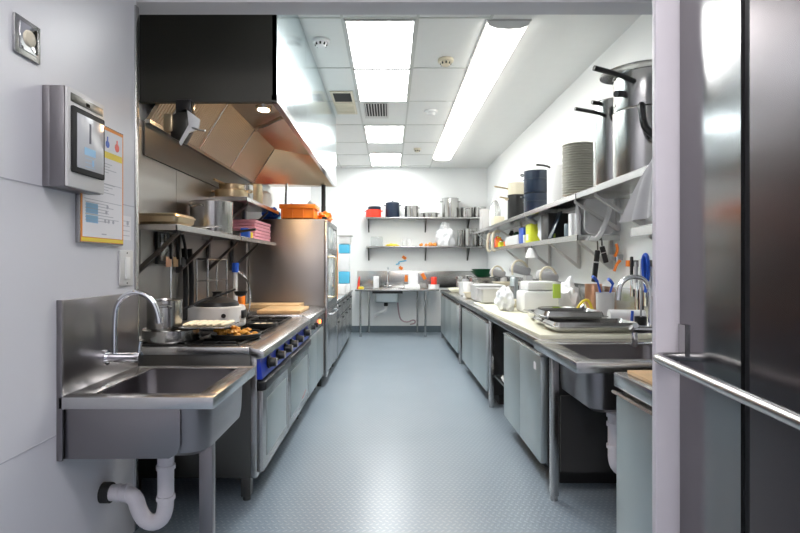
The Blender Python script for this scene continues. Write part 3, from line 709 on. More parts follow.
pot(-1.43, 4.82, 1.971, .145, .07, 'pan_gold', 'wide gold tinted pan on the upper left shelf', 'saute_pan', 'pan', ears=True)
pot(-1.43, 4.82, 2.044, .11, .05, 'pan_gold', 'smaller pan stacked on the wide gold tinted pan', 'saute_pan', 'pan', ears=False, lh=(-1.9, .14, .02))
pot(-1.38, 5.08, 1.971, .075, .16, 'pot', 'narrow steel pot beside the stacked pans on the upper left shelf', ears=False)
pot(-1.36, 5.37, 1.971, .075, .21, 'pan_gold', 'tallest gold tinted pot on the upper left shelf', ears=False)
tag(MB().lathe(-1.36, 5.72, 1.971, [(0, 0), (.07, 0), (.10, .08), (.085, .16), (.05, .19), (0, .19)], 24).build('white_tub', 'white'), 'white rounded tub at the far end of the upper left shelf', 'tub')
# on top of the oven
OT = 1.887
t = thing('plastic_crate', 'bright orange plastic crate on top of the tall oven', 'crate', (-1.05, 6.2, OT))
x0, x1, y0, y1, z0, z1 = -1.24, -.87, 6.08, 6.42, OT+.01, OT+.175
MB().box(x0, x1, y0, y1, z0, z0+.01).box(x0, x1, y0, y0+.01, z0, z1).box(x0, x1, y1-.01, y1, z0, z1).box(x0, x0+.01, y0, y1, z0, z1).box(x1-.01, x1, y0, y1, z0, z1).build('body', 'orange', t)
MB().box(x0-.02, x1+.02, y0-.02, y0+.004, z1-.05, z1, .005).box(x0-.02, x1+.02, y1-.004, y1+.02, z1-.05, z1, .005).box(x0-.02, x0, y0, y1, z1-.05, z1, .005).box(x1, x1+.02, y0, y1, z1-.05, z1, .005).build('rim', 'orange', t)
q = MB()
for k in range(4): MB().box(x0+.0+k*.12, x0+.012+k*.12, y0-.014, y0, z0, z1-.05).build('rib', 'orange', t)
for i, (x, y, s) in enumerate(((-.80, 6.5, .09), (-.82, 6.72, .07))):
    tag(MB().blob(x, y, OT, s, .11, .13-.03*i, .25, 2.2, 3, i+5).build('orange_bag', 'orange'), ['crumpled orange plastic bag beside the orange crate', 'smaller orange bag at the far corner of the oven top'][i], 'bag')
for i, (x, y, rx, rz, m, l) in enumerate(((-1.40, 6.30, .09, .15, 'bluepl', 'blue plastic bag on the oven behind the crate'), (-1.22, 6.72, .11, .24, 'whitesoft', 'white plastic bag on the oven behind the crate, left of the hose'), (-1.0, 6.72, .08, .25, 'whitesoft', 'white plastic bag on the oven behind the crate, right of the hose'), (-1.46, 6.8, .07, .17, 'cyan', 'light blue bag at the back of the oven top'))):
    tag(MB().blob(x, y, OT, rx, .1, rz, .3, 2.5, 3, i+11).build('plastic_bag', m), l, 'bag')
t = thing('spray_hose', 'ribbed steel spray hose standing on the oven below the hood', 'hose', (-1.22, 6.15, OT))
MB().tube([(-1.26, 6.45, 1.95), (-1.255, 6.45, 2.2), (-1.25, 6.45, 2.36)], .018, 10, 2).build('riser', 'chrome', t)
MB().box(-1.28, -1.20, 6.43, 6.50, OT, 1.97, .01).cyl((-1.20, 6.46, 2.02), (-1.13, 6.46, 2.06), .03).build('valve', 'black', t)
tag(MB().cyl((-.86, 6.9, OT), (-.86, 6.9, 2.13), .03).cyl((-.86, 6.9, 2.13), (-.86, 6.9, 2.4), .028).build('flue_pipe', 'black'), 'thin black pipe rising from the oven to the hood rim', 'pipe')

# items on the far left counter
t = thing('drinks_dispenser', 'white and light blue water dispenser on the far left counter', 'dispenser', (-.8, 9.25, .9))
MB().box(-.90, -.69, 9.10, 9.42, .90, 1.04, .01).build('base', 'white', t)
MB().box(-.88, -.70, 9.13, 9.40, 1.045, 1.25, .01).build('tank', 'cyan', t)
MB().box(-.88, -.70, 9.13, 9.40, 1.255, 1.56, .01).build('upper_tank', 'whitesoft', t)
MB().box(-.875, -.695, 9.12, 9.39, 1.565, 1.72, .01).build('label_band', 'cyan', t)
MB().box(-.88, -.68, 9.10, 9.42, 1.725, 1.86, .01).box(-.90, -.64, 9.06, 9.44, 1.86, 1.88, .005).build('lid', 'white', t)
tag(MB().lathe(-.76, 7.35, .90, [(0, 0), (.04, 0), (.04, .5), (.045, .62), (.03, .78), (.015, .82), (0, .82)], 20).build('tall_bottle', 'posterorange'), 'tall orange labelled bottle between oven and water dispenser', 'bottle')
tag(MB().cyl((-.61, 10.25, .901), (-.59, 10.25, 1.14), .028, .012).build('red_tool', 'red'), 'small red bottle at the left end of the back table', 'bottle')
tag(MB().box(-.60, -.50, 10.12, 10.2, .901, .95, .01).build('small_box', 'posteryellow'), 'small yellow box beside the red bottle on the back table', 'box')
tag(MB().box(-.84, -.72, 8.5, 8.75, .90, 1.05, .01).build('steel_box', 'white'), 'white box between the tall bottle and the water dispenser', 'box')

# ------------------------------------------------------------------ back table, splash, shelves
t = thing('steel_table', 'stainless steel table with a small inset sink against the back wall', 'table', (.1, 10.4, 0))
m_ = MB(); frame(m_, -.30, .17, 10.18, 10.58, -.66, .93, 10.05, 10.785, .87, .90, .003); m_.build('table_top', 'steel_h', t)
m_ = MB(); basin(m_, -.31, .18, 10.17, 10.59, .64, .87, 0, .06); m_.build('basin', 'steel_soft', t)
MB().box(-.66, 1.93, 10.775, 10.787, .905, 1.24, .002).build('splashback', 'steel', t)
for x in (-.56, .67, -.42, .55):
    y = 10.10 if x in (-.56, .67) else 10.72
    MB().cyl((x, y, .03), (x, y, .87), .02).cyl((x, y, 0), (x, y, .03), .025).build('leg', 'steel_h', t)
MB().box(-.34, .24, 10.12, 10.16, .82, .868).build('apron', 'black', t)
t = thing('tap', 'chrome pillar tap at the back wall sink', 'tap', (-.04, 10.7, .9))
MB().cyl((-.04, 10.68, .90), (-.04, 10.68, 1.02), .03).box(-.12, .04, 10.66, 10.70, .93, .96, .01).build('body', 'chrome', t)
MB().tube([(-.04, 10.68, 1.0), (-.04, 10.68, 1.26), (-.04, 10.60, 1.32), (-.04, 10.48, 1.30), (-.04, 10.46, 1.22)], .013, 10, 2).build('spout', 'chrome', t)
t = thing('drain_pipe', 'white and black waste pipe under the back wall sink', 'pipe', (-.1, 10.4, .4))
MB().cyl((-.08, 10.4, .642), (-.08, 10.4, .56), .04).build('nut', 'rubber', t)
MB().tube([(-.08, 10.4, .56), (-.08, 10.4, .48), (-.16, 10.42, .44), (-.24, 10.5, .42), (-.3, 10.6, .35)], .03, 10, 1).build('trap', 'white', t)
tag(MB().tube([(.15, 10.5, .65), (.17, 10.5, .40), (.22, 10.55, .26), (.35, 10.6, .22), (.45, 10.6, .27), (.5, 10.6, .26), (.5, 10.6, .2), (.40, 10.6, .18)], .014, 8, 2).build('hose', 'hose'), 'thin pinkish hose looping under the back table', 'hose')
GB = 'tubs and tools on the back table'
tag(MB().box(.28, .58, 10.3, 10.6, .90, .98, .01).build('plastic_tub', 'white'), 'low white tub on the back table, right of the tap', 'tub')
tag(MB().box(.36, .56, 10.60, 10.74, .90, 1.20, .015).build('plastic_tub', 'whitesoft'), 'tall white tub standing on the back table against the wall', 'tub')
for i, (x, z, a) in enumerate(((.33, 1.09, .1), (.68, 1.13, -.5))):
    q = MB(); q.T = Matrix.Translation((x, 10.766, z)) @ Matrix.Rotation(a, 4, 'Y'); q.box(-.035, .035, -.008, .008, -.07, .07, .008)
    tag(q.build('orange_tag', 'orange'), ['small orange sponge hung on the back splashback, left one', 'slanted orange sponge hung on the back splashback, right one'][i], 'sponge')
tag(MB().box(-.33, -.22, 10.6, 10.75, .90, 1.14, .01).build('soap_box', 'whitesoft'), 'white soap box on the back table left of the tap', 'box')
t = thing('hanging_tools', 'orange and teal handled tools hung on the back wall under the shelves', 'tools', (.18, 10.78, 1.4))
q = MB(); q.T = Matrix.Translation((.30, 10.785, 1.50)) @ Matrix.Rotation(.6, 4, 'Y'); q.box(-.06, .03, -.012, .012, -.03, .03, .01); q.build('orange_handle', 'orange', t)
q = MB(); q.T = Matrix.Translation((.22, 10.785, 1.30)) @ Matrix.Rotation(.6, 4, 'Y'); q.box(-.04, .04, -.012, .012, -.03, .03, .01); q.build('lower_orange_handle', 'orange', t)
MB().tube([(.12, 10.785, 1.37), (.20, 10.785, 1.39), (.16, 10.785, 1.42), (.33, 10.785, 1.45)], .012, 8, 1).build('teal_handle', 'cyan', t)
def back_shelf(z, label, x0, x1):
    t = thing('wall_shelf', label, 'shelf', (.7, 10.6, z))
    MB().box(x0, x1, 10.46, 10.795, z-.03, z, .003).build('board', 'steel', t)
    for x in (x0+.03, .70, 1.55):
        MB().prism([(10.798, z-.031), (10.798, z-.28), (10.775, z-.28), (10.52, z-.05), (10.52, z-.031)], 'x', x, x+.025).build('bracket', 'steel_d', t)
back_shelf(2.30, 'upper shelf on the back wall holding red, black and steel pots', -.47, 1.95)
back_shelf(1.73, 'lower shelf on the back wall holding white containers', -.47, 1.95)
Z = 2.301; Yb = 10.62
pot(-.33, Yb, Z, .155, .155, 'red', 'red casserole on the upper back shelf', 'casserole', 'pot', ears=True)
pot(-.31, Yb, Z+.158, .13, .06, 'navy', 'dark pot nested in the red casserole', ears=False)
pot(.05, Yb, Z, .14, .29, 'navy', 'tall dark blue stock pot on the upper back shelf', 'stock_pot', ears=True, lid=True)
pot(.43, Yb, Z, .14, .23, 'pot', 'medium steel pot on the upper back shelf between dark pot and low pan', ears=True, hm='pot')
pot(.80, Yb, Z, .15, .09, 'pot', 'low steel pan on the upper back shelf', 'saute_pan', 'pan', ears=True)
pot(1.20, Yb, Z, .165, .38, 'pot', 'largest steel stock pot on the upper back shelf', 'stock_pot', ears=True, ang=.0)
pot(1.53, Yb, Z, .12, .20, 'pot', 'steel pot right of the largest stock pot', ears=True, ang=PI/2)
pot(1.79, Yb, Z, .125, .21, 'pot', 'steel pot at the right end of the upper back shelf', ears=False)
Z = 1.731
tag(MB().box(-.38, -.14, Yb-.1, Yb+.1, Z, Z+.19, .02).build('plastic_box', 'clear'), 'clear plastic box on the lower back shelf', 'box')
tag(MB().blob(.05, Yb, Z, .13, .08, .055, .2, 2, 3, 3).build('yellow_packet', 'posteryellow'), 'low yellow packet lying on the lower back shelf', 'packet')
for i, x in enumerate((.28, .40)):
    tag(MB().lathe(x, Yb, Z, [(0, 0), (.035, 0), (.045, .15), (.04, .15), (.03, .01), (0, .01)], 20).build('plastic_cup', 'white'), ['white cup on the lower back shelf, left of its twin', 'white cup on the lower back shelf, right of its twin'][i], 'cup', 'white cups')
for i, (x, s) in enumerate(((.62, .04), (.72, .035), (.80, .05), (.88, .045))):
    tag(MB().blob(x, Yb-.02*i, Z, s, .04, s*1.6, .2, 2, 2, i).build('orange_food', 'posterorange'), 'small orange item on the lower back shelf beside the white bag', 'food', 'orange items on the lower back shelf')
t = thing('plastic_bag', 'tied white plastic bag on the lower back shelf', 'bag', (1.12, Yb, Z))
MB().blob(1.10, Yb, Z, .19, .13, .36, .16, 2.4, 4, 4).build('bag', 'whitesoft', t)
MB().blob(1.09, Yb, Z+.31, .09, .06, .17, .3, 3, 3, 9).build('knot', 'whitesoft', t)
pot(1.395, Yb-.02, Z, .055, .32, 'pot', 'narrow dark looking steel pot behind the white bag', ears=False)
pot(1.60, Yb, Z, .135, .35, 'pot', 'tall steel pot on the lower back shelf', 'stock_pot', ears=True, ang=PI/2)
pot(1.83, Yb, Z, .085, .27, 'pot', 'narrow steel pot at the right end of the lower back shelf', ears=False)

# ------------------------------------------------------------------ right upper shelf
wall_shelf('wall_shelf', 'near section of the upper right steel shelf under the tall pots', 1.965, 1.52, 2.90, 4.35, 1.96, (3.1, 4.1), side=1, lip=.045)
wall_shelf('wall_shelf', 'long far section of the upper right steel shelf running to the back', 1.965, 1.52, 4.37, 10.3, 1.96, (4.55, 6.2, 7.9, 9.6), side=1, lip=.045)
Z = 1.961
t = pot(1.74, 3.64, Z, .205, .45, 'pot', 'largest steel stock pot at the near end of the upper right shelf', 'stock_pot', ears=False, hm='black')
MB().tube([(1.63, 3.465, 2.395), (1.60, 3.39, 2.40), (1.60, 3.385, 2.34), (1.61, 3.38, 2.25), (1.65, 3.36, 2.20), (1.69, 3.385, 2.185), (1.70, 3.445, 2.19)], .022, 10, 2).build('handle', 'black', t)
t = pot(1.74, 3.64, Z+.454, .20, .245, 'pot', 'wide steel pot stacked on the largest stock pot', 'stock_pot', ears=False, hm='black')
MB().tube([(1.60, 3.50, 2.58), (1.48, 3.44, 2.60), (1.30, 3.40, 2.63)], .017, 10, 1).build('long_handle', 'black', t)
MB().cyl((1.56, 3.57, 2.52), (1.50, 3.54, 2.51), .022).build('knob', 'black', t)
q = MB(); q.T = Matrix.Translation((1.69, 3.66, 2.69)) @ Matrix.Rotation(-.07, 4, 'Y')
q.lathe(0, 0, 0, [(0, .03), (.12, .024), (.215, .006), (.235, 0), (.237, .006), (.215, .014), (.12, .034), (0, .04)], 40)
tag(q.build('pot_lid', 'pot'), 'wide steel lid lying on the topmost near pot', 'lid')
t = pot(1.75, 4.12, Z, .17, .66, 'pot', 'tall narrow steel stock pot between the plates and the largest pot', 'stock_pot', ears=False, hm='black', band=False)
MB().tube([(1.62, 4.02, 2.50), (1.54, 3.98, 2.51), (1.37, 3.95, 2.53)], .014, 10, 1).cyl((1.60, 4.06, 2.60), (1.53, 4.04, 2.605), .016).build('long_handle', 'black', t)
MB().tube([(1.66, 3.97, 2.54), (1.63, 3.94, 2.52), (1.63, 3.92, 2.46), (1.66, 3.92, 2.42), (1.68, 3.965, 2.40)], .018, 10, 1).build('handle', 'black', t)
# plates
GP = 'plates stacked on the upper right shelf'
t = tag(MB().box(1.60, 1.86, 4.68, 5.0, Z, Z+.03, .003).build('wooden_board', 'wood'), 'small wooden board under the stack of plates', 'board')
pl0 = thing('plate', 'bottom pale plate of the stack on the upper right shelf', 'plate', (1.72, 4.86, Z+.031), GP)
zp = Z+.031
MB().lathe(1.72, 4.86, zp, [(0, 0), (.055, 0), (.06, .004), (.138, .0145), (.146, .015), (.146, .021), (.140, .0215), (.058, .009), (0, .006)], 36).build('dish', 'plate', pl0)
for k in range(1, 21):
    dup(pl0, (1.72+.002*math.sin(k*2.1), 4.86+.002*math.cos(k*1.7), zp+k*.0225), 'topmost pale plate of the stack on the upper right shelf' if k == 20 else 'pale round plate inside the tall stack on the upper right shelf')
t = thing('canister', 'plain white canister with a black handle between plates and blue pots', 'canister', (1.74, 5.54, Z))
MB().lathe(1.74, 5.54, Z, [(0, 0), (.10, 0), (.105, .01), (.105, .43), (.10, .44), (0, .44)], 32).build('body', 'white', t)
MB().tube([(1.66, 5.5, Z+.41), (1.60, 5.48, Z+.43), (1.50, 5.46, Z+.435)], .012, 8, 1).build('handle', 'black', t)
GN = 'dark blue pots stacked on the upper right shelf'
pot(1.74, 6.33, Z, .148, .25, 'navy', 'lower dark blue pot of the pair on the upper right shelf', ears=True, ang=PI*.95, group=GN, band=True)
pot(1.74, 6.33, Z+.255, .148, .26, 'navy', 'upper dark blue pot of the pair on the upper right shelf', ears=True, ang=PI*.95, group=GN, band=True)
pot(1.70, 7.15, Z, .12, .34, 'iron', 'black pot in front of the beige pot on the upper right shelf', ears=True, lh=(PI*1.05, .12, .02), hm='pan_gold')
pot(1.78, 7.5, Z, .125, .55, 'beige', 'tall beige pot behind the black pot on the upper right shelf', ears=False, lh=(PI*1.05, .20, .03), hm='pan_gold')
t = thing('glass_jug', 'clear domed jug toward the far end of the upper right shelf', 'jug', (1.74, 8.84, Z))
MB().lathe(1.74, 8.84, Z, [(0, 0), (.09, 0), (.10, .05), (.10, .30), (.06, .42), (.03, .47), (0, .48)], 28).build('body', 'clear', t)
MB().lathe(1.74, 8.84, Z+.48, [(0, 0), (.03, 0), (.035, .03), (0, .05)], 16).build('stopper', 'white', t)
tag(MB().box(1.63, 1.80, 8.35, 8.6, Z, Z+.17, .02).build('bread_box', 'beige'), 'beige box in front of the clear jug on the upper right shelf', 'box')
tag(MB().box(1.66, 1.84, 9.65, 9.9, Z, Z+.42, .01).build('steel_canister', 'lgrey'), 'grey canister at the far end of the upper right shelf', 'canister')
# white cloth hung over the near end of the shelf
def cl(u, v):
    z = 2.03-v*.385; y = 2.93+u*(.17+.30*v**1.1); x = 1.492+.018*math.sin(u*15+v*2)*(.3+v)-.01*v+.06*(1-v)**4*u
    return (x, y, z)
tag(MB().sheet(cl, 40, 24, .004).build('hanging_cloth', 'cloth'), 'white cloth hanging down from the near end of the upper right shelf', 'cloth')

# ------------------------------------------------------------------ right lower shelves
wall_shelf('wall_shelf', 'long lower right steel shelf crowded with boxes and bottles', 1.965, 1.60, 4.56, 8.5, 1.632, (4.7, 5.5, 6.5, 7.6), side=1, lip=.05)
wall_shelf('wall_shelf', 'short lower right shelf under the hanging cloth', 1.965, 1.58, 2.6, 3.50, 1.620, (2.8, 3.35), side=1, lip=.06)
Z = 1.633
t = thing('food_tray', 'white rounded food tray standing upright on the lower right shelf', 'tray', (1.78, 4.75, Z))
q = MB(); q.T = Matrix.Translation((1.80, 4.62, Z+.165)) @ Matrix.Rotation(PI/2, 4, 'X')
basin(q, -.13, .13, -.16, .16, -.04, .04, 0, .06, .005); q.build('tray', 'white', t)
t = thing('plastic_strap', 'long white curved plastic strap hooked over the lower right shelf', 'strap', (1.58, 4.5, 1.6))
MB().tube([(1.88, 4.53, 1.945), (1.87, 4.53, 1.86), (1.835, 4.53, 1.74), (1.785, 4.52, 1.63), (1.74, 4.52, 1.585), (1.70, 4.53, 1.60)], .018, 8, 2, rx=.022).build('strap', 'white', t)
t = thing('black_box', 'black box on the lower right shelf beside the navy board', 'box', (1.78, 5.54, Z))
MB().box(1.62, 1.92, 5.46, 5.72, Z, Z+.27, .01).build('body', 'black', t)
MB().box(1.65, 1.69, 5.453, 5.46, Z+.02, Z+.06).build('green_label', 'leaf', t)
q = MB(); q.T = Matrix.Translation((1.615, 5.38, Z+.004)) @ Matrix.Rotation(.36, 4, 'Y')
tag(q.box(-.006, .006, -.06, .06, 0, .29, .003).build('navy_board', 'navy'), 'navy board leaning beside the black box', 'board')
tag(MB().lathe(1.655, 4.95, Z, [(0, 0), (.036, 0), (.036, .11), (.03, .12), (0, .12)], 20).build('dark_jar', 'skirt'), 'dark grey jar in front of the black box', 'jar')
t = tag(MB().box(1.61, 1.70, 4.74, 4.82, Z, Z+.2, .006).build('carton', 'white'), 'white carton on the lower right shelf behind the upright tray', 'carton')
tag(MB().lathe(1.635, 4.66, Z, [(0, 0), (.02, 0), (.02, .20), (.012, .26), (0, .27)], 16).build('white_bottle', 'white'), 'slim white bottle beside the upright tray', 'bottle')
tag(MB().blob(1.76, 6.05, Z, .08, .10, .28, .2, 2, 3, 21).build('white_bag', 'whitesoft'), 'white plastic bag next to the yellow box', 'bag')
t = thing('yellow_box', 'bright yellow box on the lower right shelf', 'box', (1.7, 6.3, Z))
MB().box(1.63, 1.76, 6.2, 6.42, Z, Z+.22, .008).build('body', 'yellow', t)
MB().box(1.625, 1.63, 6.28, 6.36, Z+.03, Z+.10).build('label', 'paper', t)
tag(MB().box(1.63, 1.73, 6.52, 6.75, Z, Z+.2, .006).build('blue_box', 'bluepl'), 'blue box left of the yellow box on the lower right shelf', 'box')
tag(MB().box(1.62, 1.76, 6.45, 6.5, Z, Z+.10, .004).build('small_white_box', 'white'), 'small white box between the yellow box and the blue box', 'box')
tag(MB().box(1.63, 1.76, 6.85, 7.6, Z, Z+.13, .03).build('white_container', 'white'), 'long white container left of the blue box', 'container')
tag(MB().blob(1.76, 6.6, Z+.202, .07, .1, .10, .2, 2, 3, 31).build('grey_bag', 'lgrey'), 'light grey bag resting on the blue box', 'bag')
GR = 'jars and bottles at the far end of the lower right shelf'
for i, (x, y, r, h, m, l) in enumerate((
        (1.70, 7.75, .05, .10, 'orange', 'orange topped jar behind the long white container'),
        (1.66, 7.95, .05, .09, 'yellow', 'low yellow jar behind the orange jar'),
        (1.67, 8.15, .055, .16, 'orange', 'orange jar near the far end of the lower right shelf'),
        (1.68, 8.33, .05, .20, 'red', 'red bottle near the far end of the lower right shelf'),
        (1.85, 7.8, .06, .24, 'green', 'green bottle at the back of the lower right shelf'),
        (1.85, 7.4, .06, .26, 'chrome', 'steel flask behind the long white container'),
        (1.85, 8.1, .05, .28, 'black', 'black bottle at the back of the lower right shelf'),
        (1.84, 6.95, .07, .26, 'white', 'white bottle behind the long white container'),
        (1.86, 6.3, .055, .27, 'grey', 'grey bottle behind the yellow box'))):
    t = thing('bottle' if h > .15 else 'jar', l, 'bottle' if h > .15 else 'jar', (x, y, Z), GR)
    MB().lathe(x, y, Z, [(0, 0), (r, 0), (r, h*.7), (r*.5, h*.85), (r*.5, h*.9), (0, h*.9)], 20).build('body', m, t)
    MB().lathe(x, y, Z+h*.9, [(0, 0), (r*.55, 0), (r*.55, h*.1), (0, h*.1)], 16).build('cap', ['white', 'white', 'yellow', 'white', 'white', 'black', 'white', 'bluepl', 'black'][i], t)
for i, y in enumerate((8.45, 8.05)):
    t = thing('white_hanger', ['white curved holder hooked at the far corner of the lower right shelf', 'white curved holder hooked beside the orange jar'][i], 'holder', (1.56, y, 1.6))
    MB().tube([(1.59, y, 1.58), (1.54, y, 1.60), (1.55, y, 1.78), (1.57, y, 1.86), (1.62, y, 1.88), (1.66, y, 1.86)], .022, 10, 2).build('holder', 'beige', t)
# hanging things
t = thing('hanging_cup', 'small white cup hung under the lower right shelf', 'cup', (1.62, 6.1, 1.46))
MB().lathe(1.62, 6.1, 1.45, [(.075, 0), (.07, .02), (.035, .11), (0, .115), (0, .11), (.03, .105), (.066, .015), (.072, 0)], 24).build('body', 'white', t)
MB().cyl((1.62, 6.1, 1.565), (1.62, 6.1, 1.585), .006).build('hook', 'steel_d', t)
for i, (x, y, z0, z1, a) in enumerate(((1.735, 4.54, 1.226, 1.50, .12), (1.84, 4.54, 1.39, 1.535, -.25))):
    t = thing('peeler' if i else 'carving_knife', ['long black handled knife hung from the lower right shelf', 'short black handled peeler hung beside the long knife'][i], 'knife', (x, y, z0))
    q = MB(); q.T = Matrix.Translation((x, y, z0)) @ Matrix.Rotation(a, 4, 'Y'); q.box(-.022, .022, -.012, .012, 0, z1-z0, .009); q.build('handle', 'black', t)
    q = MB(); q.T = Matrix.Translation((x, y, z0)) @ Matrix.Rotation(a, 4, 'Y'); q.box(-.023, .023, -.013, .013, (z1-z0)*.6, (z1-z0)*.64); q.build('ring', 'lgrey', t)
    q = MB().tube([(x+a*(z1-z0), y, z1), (x+a*(z1-z0)+.0, y, z1+.04), (x+a*(z1-z0), y+.015, 1.60)], .006); q.build('hook', 'steel_d', t)
t = thing('scissors', 'orange handled scissors on a wall bracket beside the hanging knives', 'scissors', (1.9, 4.55, 1.36))
MB().box(1.87, 1.969, 4.50, 4.75, 1.41, 1.46, .006).build('bracket', 'grey', t)
MB().tube([(1.90, 4.48, 1.55), (1.91, 4.47, 1.50), (1.89, 4.48, 1.44)], .012, 8, 1).tube([(1.93, 4.47, 1.41), (1.90, 4.47, 1.38), (1.88, 4.47, 1.32)], .012, 8, 1).build('handle', 'orange', t)
MB().cyl((1.905, 4.48, 1.44), (1.905, 4.48, 1.40), .01).build('blade', 'chrome', t)
t = thing('wall_sticker', 'small orange sticker on the wall right of the scissors', 'sticker', (1.965, 4.3, 1.35)); MB().box(1.9655, 1.9695, 4.38, 4.45, 1.36, 1.41).build('sticker', 'orange', t)
t = thing('knife_rack', 'magnetic knife strip on the right wall near the doorway', 'knife rack', (1.96, 4.05, 1.40))
MB().box(1.945, 1.9695, 3.95, 4.32, 1.36, 1.41, .004).build('strip', 'steel_d', t)
for i, (y, m, z0, z1, l) in enumerate(((4.27, 'black', 1.12, 1.44, 'black handled knife, left on the magnetic strip'), (4.19, 'grey', 1.02, 1.40, 'grey handled knife in the middle of the magnetic strip'), (4.12, 'white', 1.0, 1.42, 'white handled knife beside the blue one on the strip'), (4.05, 'bluepl', 1.06, 1.44, 'blue handled knife on the magnetic strip'))):
    t = thing('kitchen_knife', l, 'knife', (1.94, y, z0), 'knives on the magnetic strip')
    MB().box(1.924, 1.9435, y-.016, y+.016, z1-.17, z1, .007).build('handle', m, t)
    MB().box(1.934, 1.939, y-.022, y+.022, z0, z1-.17, .001).build('blade', 'chrome', t)
t = thing('lanyard', 'bright blue cord loop hanging at the near end of the knife strip', 'cord', (1.93, 3.85, 1.15))
MB().tube([(1.92, 4.01, 1.17), (1.915, 3.95, 1.30), (1.915, 3.96, 1.43), (1.915, 4.0, 1.46), (1.915, 4.045, 1.42), (1.915, 4.03, 1.28), (1.92, 3.98, 1.17)], .013, 8, 2).build('cord', 'bluepl', t)

# ------------------------------------------------------------------ right counters
# main worktop
t = thing('worktop', 'long stainless worktop with splashback running along the right wall', 'worktop', (1.45, 6.8, .86))
MB().box(.95, 1.965, 3.40, 5.60, .862, .898, .004).box(.95, 1.965, 5.605, 10.04, .862, .898, .004).build('top', 'steel_h', t)
MB().box(.945, .953, 3.40, 10.04, .845, .898, .002).build('front_edge', 'steel', t)
MB().box(1.945, 1.969, 3.40, 10.04, .898, 1.18, .003).build('splashback', 'steel', t)
for i, y in enumerate((4.40+.72, 7.35, 9.9)):
    MB().box(.955, 1.0, y, y+.045, .03, .86, .003).cyl((.978, y+.022, 0), (.978, y+.022, .03), .022).build('leg', 'steel', t)
for y in (3.5, 7.35, 9.9): MB().box(1.86, 1.90, y, y+.045, 0, .86).build('leg', 'steel', t)
MB().box(1.0, 1.9, 4.42, 5.1, .30, .32).build('lower_shelf', 'steel_d', t)
tag(MB().box(.965, 1.72, 3.42, 5.55, .899, .925, .004).build('cutting_board', 'cream'), 'large cream cutting board covering the near part of the right worktop', 'cutting board')
tag(MB().box(1.02, 1.50, 5.62, 6.5, .899, .915, .004).build('cutting_board', 'cream'), 'pale cutting board beyond the large one under grey containers', 'cutting board')
def fridge(y0, y1, nd, label, xf=.95):
    t = thing('undercounter_fridge', label, 'fridge', (1.4, (y0+y1)/2, 0), 'undercounter fridges on the right')
    MB().box(xf+.065, 1.85, y0, y1, .10, .845, .004).box(xf+.12, 1.80, y0+.04, y1-.04, 0, .10).build('body', 'void', t)
    MB().box(xf+.035, xf+.065, y0, y1, .115, .835, .002).build('gasket', 'rubber', t)
    w_ = (y1-y0)/nd
    for i in range(nd):
        a, b_ = y0+i*w_+.004, y0+(i+1)*w_-.004
        d = MB().box(xf-.012, xf+.034, a, b_, .135, .80, .006).build('door', 'steel_soft', t)
        MB().prism([(xf-.012, .80), (xf-.018, .812), (xf+.02, .822), (xf+.034, .80)], 'y', a, b_).build('pull_edge', 'steel', d)
    return t
f1 = fridge(3.30+.02, 4.40, 2, 'two door undercounter fridge under the cream cutting board')
MB().box(.9365, .938, 3.42, 3.48, .70, .745).build('badge', 'paper', f1)
fridge(5.20, 6.95, 2, 'two door undercounter fridge in the middle of the right counter')
fridge(7.45, 9.85, 3, 'far undercounter fridge with three doors near the back table')
# open shelf content
for i, (y, z, r) in enumerate(((4.60, .321, .12), (4.85, .321, .10), (4.7, .40, .11))):
    tag(MB().lathe(1.16, y, z, [(0, 0), (r*.6, 0), (r, .07), (r-.005, .07), (r*.55, .006), (0, .006)], 28).build('mixing_bowl', 'chrome'), ['steel bowl on the open shelf, nearest', 'steel bowl on the open shelf, farthest', 'steel bowl stacked on top of the nearest bowl'][i], 'bowl', 'steel bowls on the open shelf')
tag(MB().tube([(1.02, 4.5, .335), (1.0, 4.7, .36), (1.03, 4.9, .34), (1.08, 4.98, .335)], .014, 8, 2).build('cable', 'lgrey'), 'light grey hose lying along the open shelf front', 'hose')

# prep sink
t = thing('prep_sink', 'deep stainless prep sink at the near end of the right counter', 'sink', (1.28, 3.0, 0))
m_ = MB(); frame(m_, 1.02, 1.60, 2.70, 3.24, .915, 1.965, 2.61, 3.385, .888, .898, .003); m_.build('rim', 'steel_h', t)
MB().box(.912, .922, 2.608, 3.385, .845, .899, .003).box(.915, 1.965, 2.606, 2.614, .845, .899, .003).build('edge_band', 'steel_h', t)
m_ = MB(); basin(m_, 1.01, 1.61, 2.69, 3.25, .62, .888, 0, .08); m_.build('basin', 'steel_b', t)
MB().box(1.945, 1.969, 2.61, 3.385, .898, 1.18, .003).build('splashback', 'steel', t)
for x, y in ((.96, 3.12), (1.88, 3.12)): MB().box(x-.022, x+.022, y-.022, y+.022, .03, .86, .003).cyl((x, y, 0), (x, y, .03), .022).build('leg', 'steel', t)
MB().box(1.01, 1.84, 3.15, 3.17, .15, .60).build('back_panel', 'void', t)
t = thing('tap', 'chrome swan neck mixer tap at the prep sink', 'tap', (1.5, 3.1, .9))
MB().cyl((1.40, 3.10, 1.0), (1.56, 3.10, 1.0), .022).cyl((1.42, 3.10, .90), (1.42, 3.10, 1.0), .018).cyl((1.54, 3.10, .90), (1.54, 3.10, 1.0), .018).build('body', 'chrome', t)
MB().tube([(1.515, 3.10, 1.0), (1.515, 3.10, 1.15), (1.51, 3.10, 1.25), (1.46, 3.10, 1.305), (1.38, 3.10, 1.305), (1.335, 3.10, 1.26), (1.325, 3.10, 1.17)], .014, 14, 2).build('spout', 'chrome', t)
for x in (1.40, 1.57): MB().cyl((x, 3.10, 1.0), (x, 3.04, 1.03), .013, .017).build('lever', 'chrome', t)
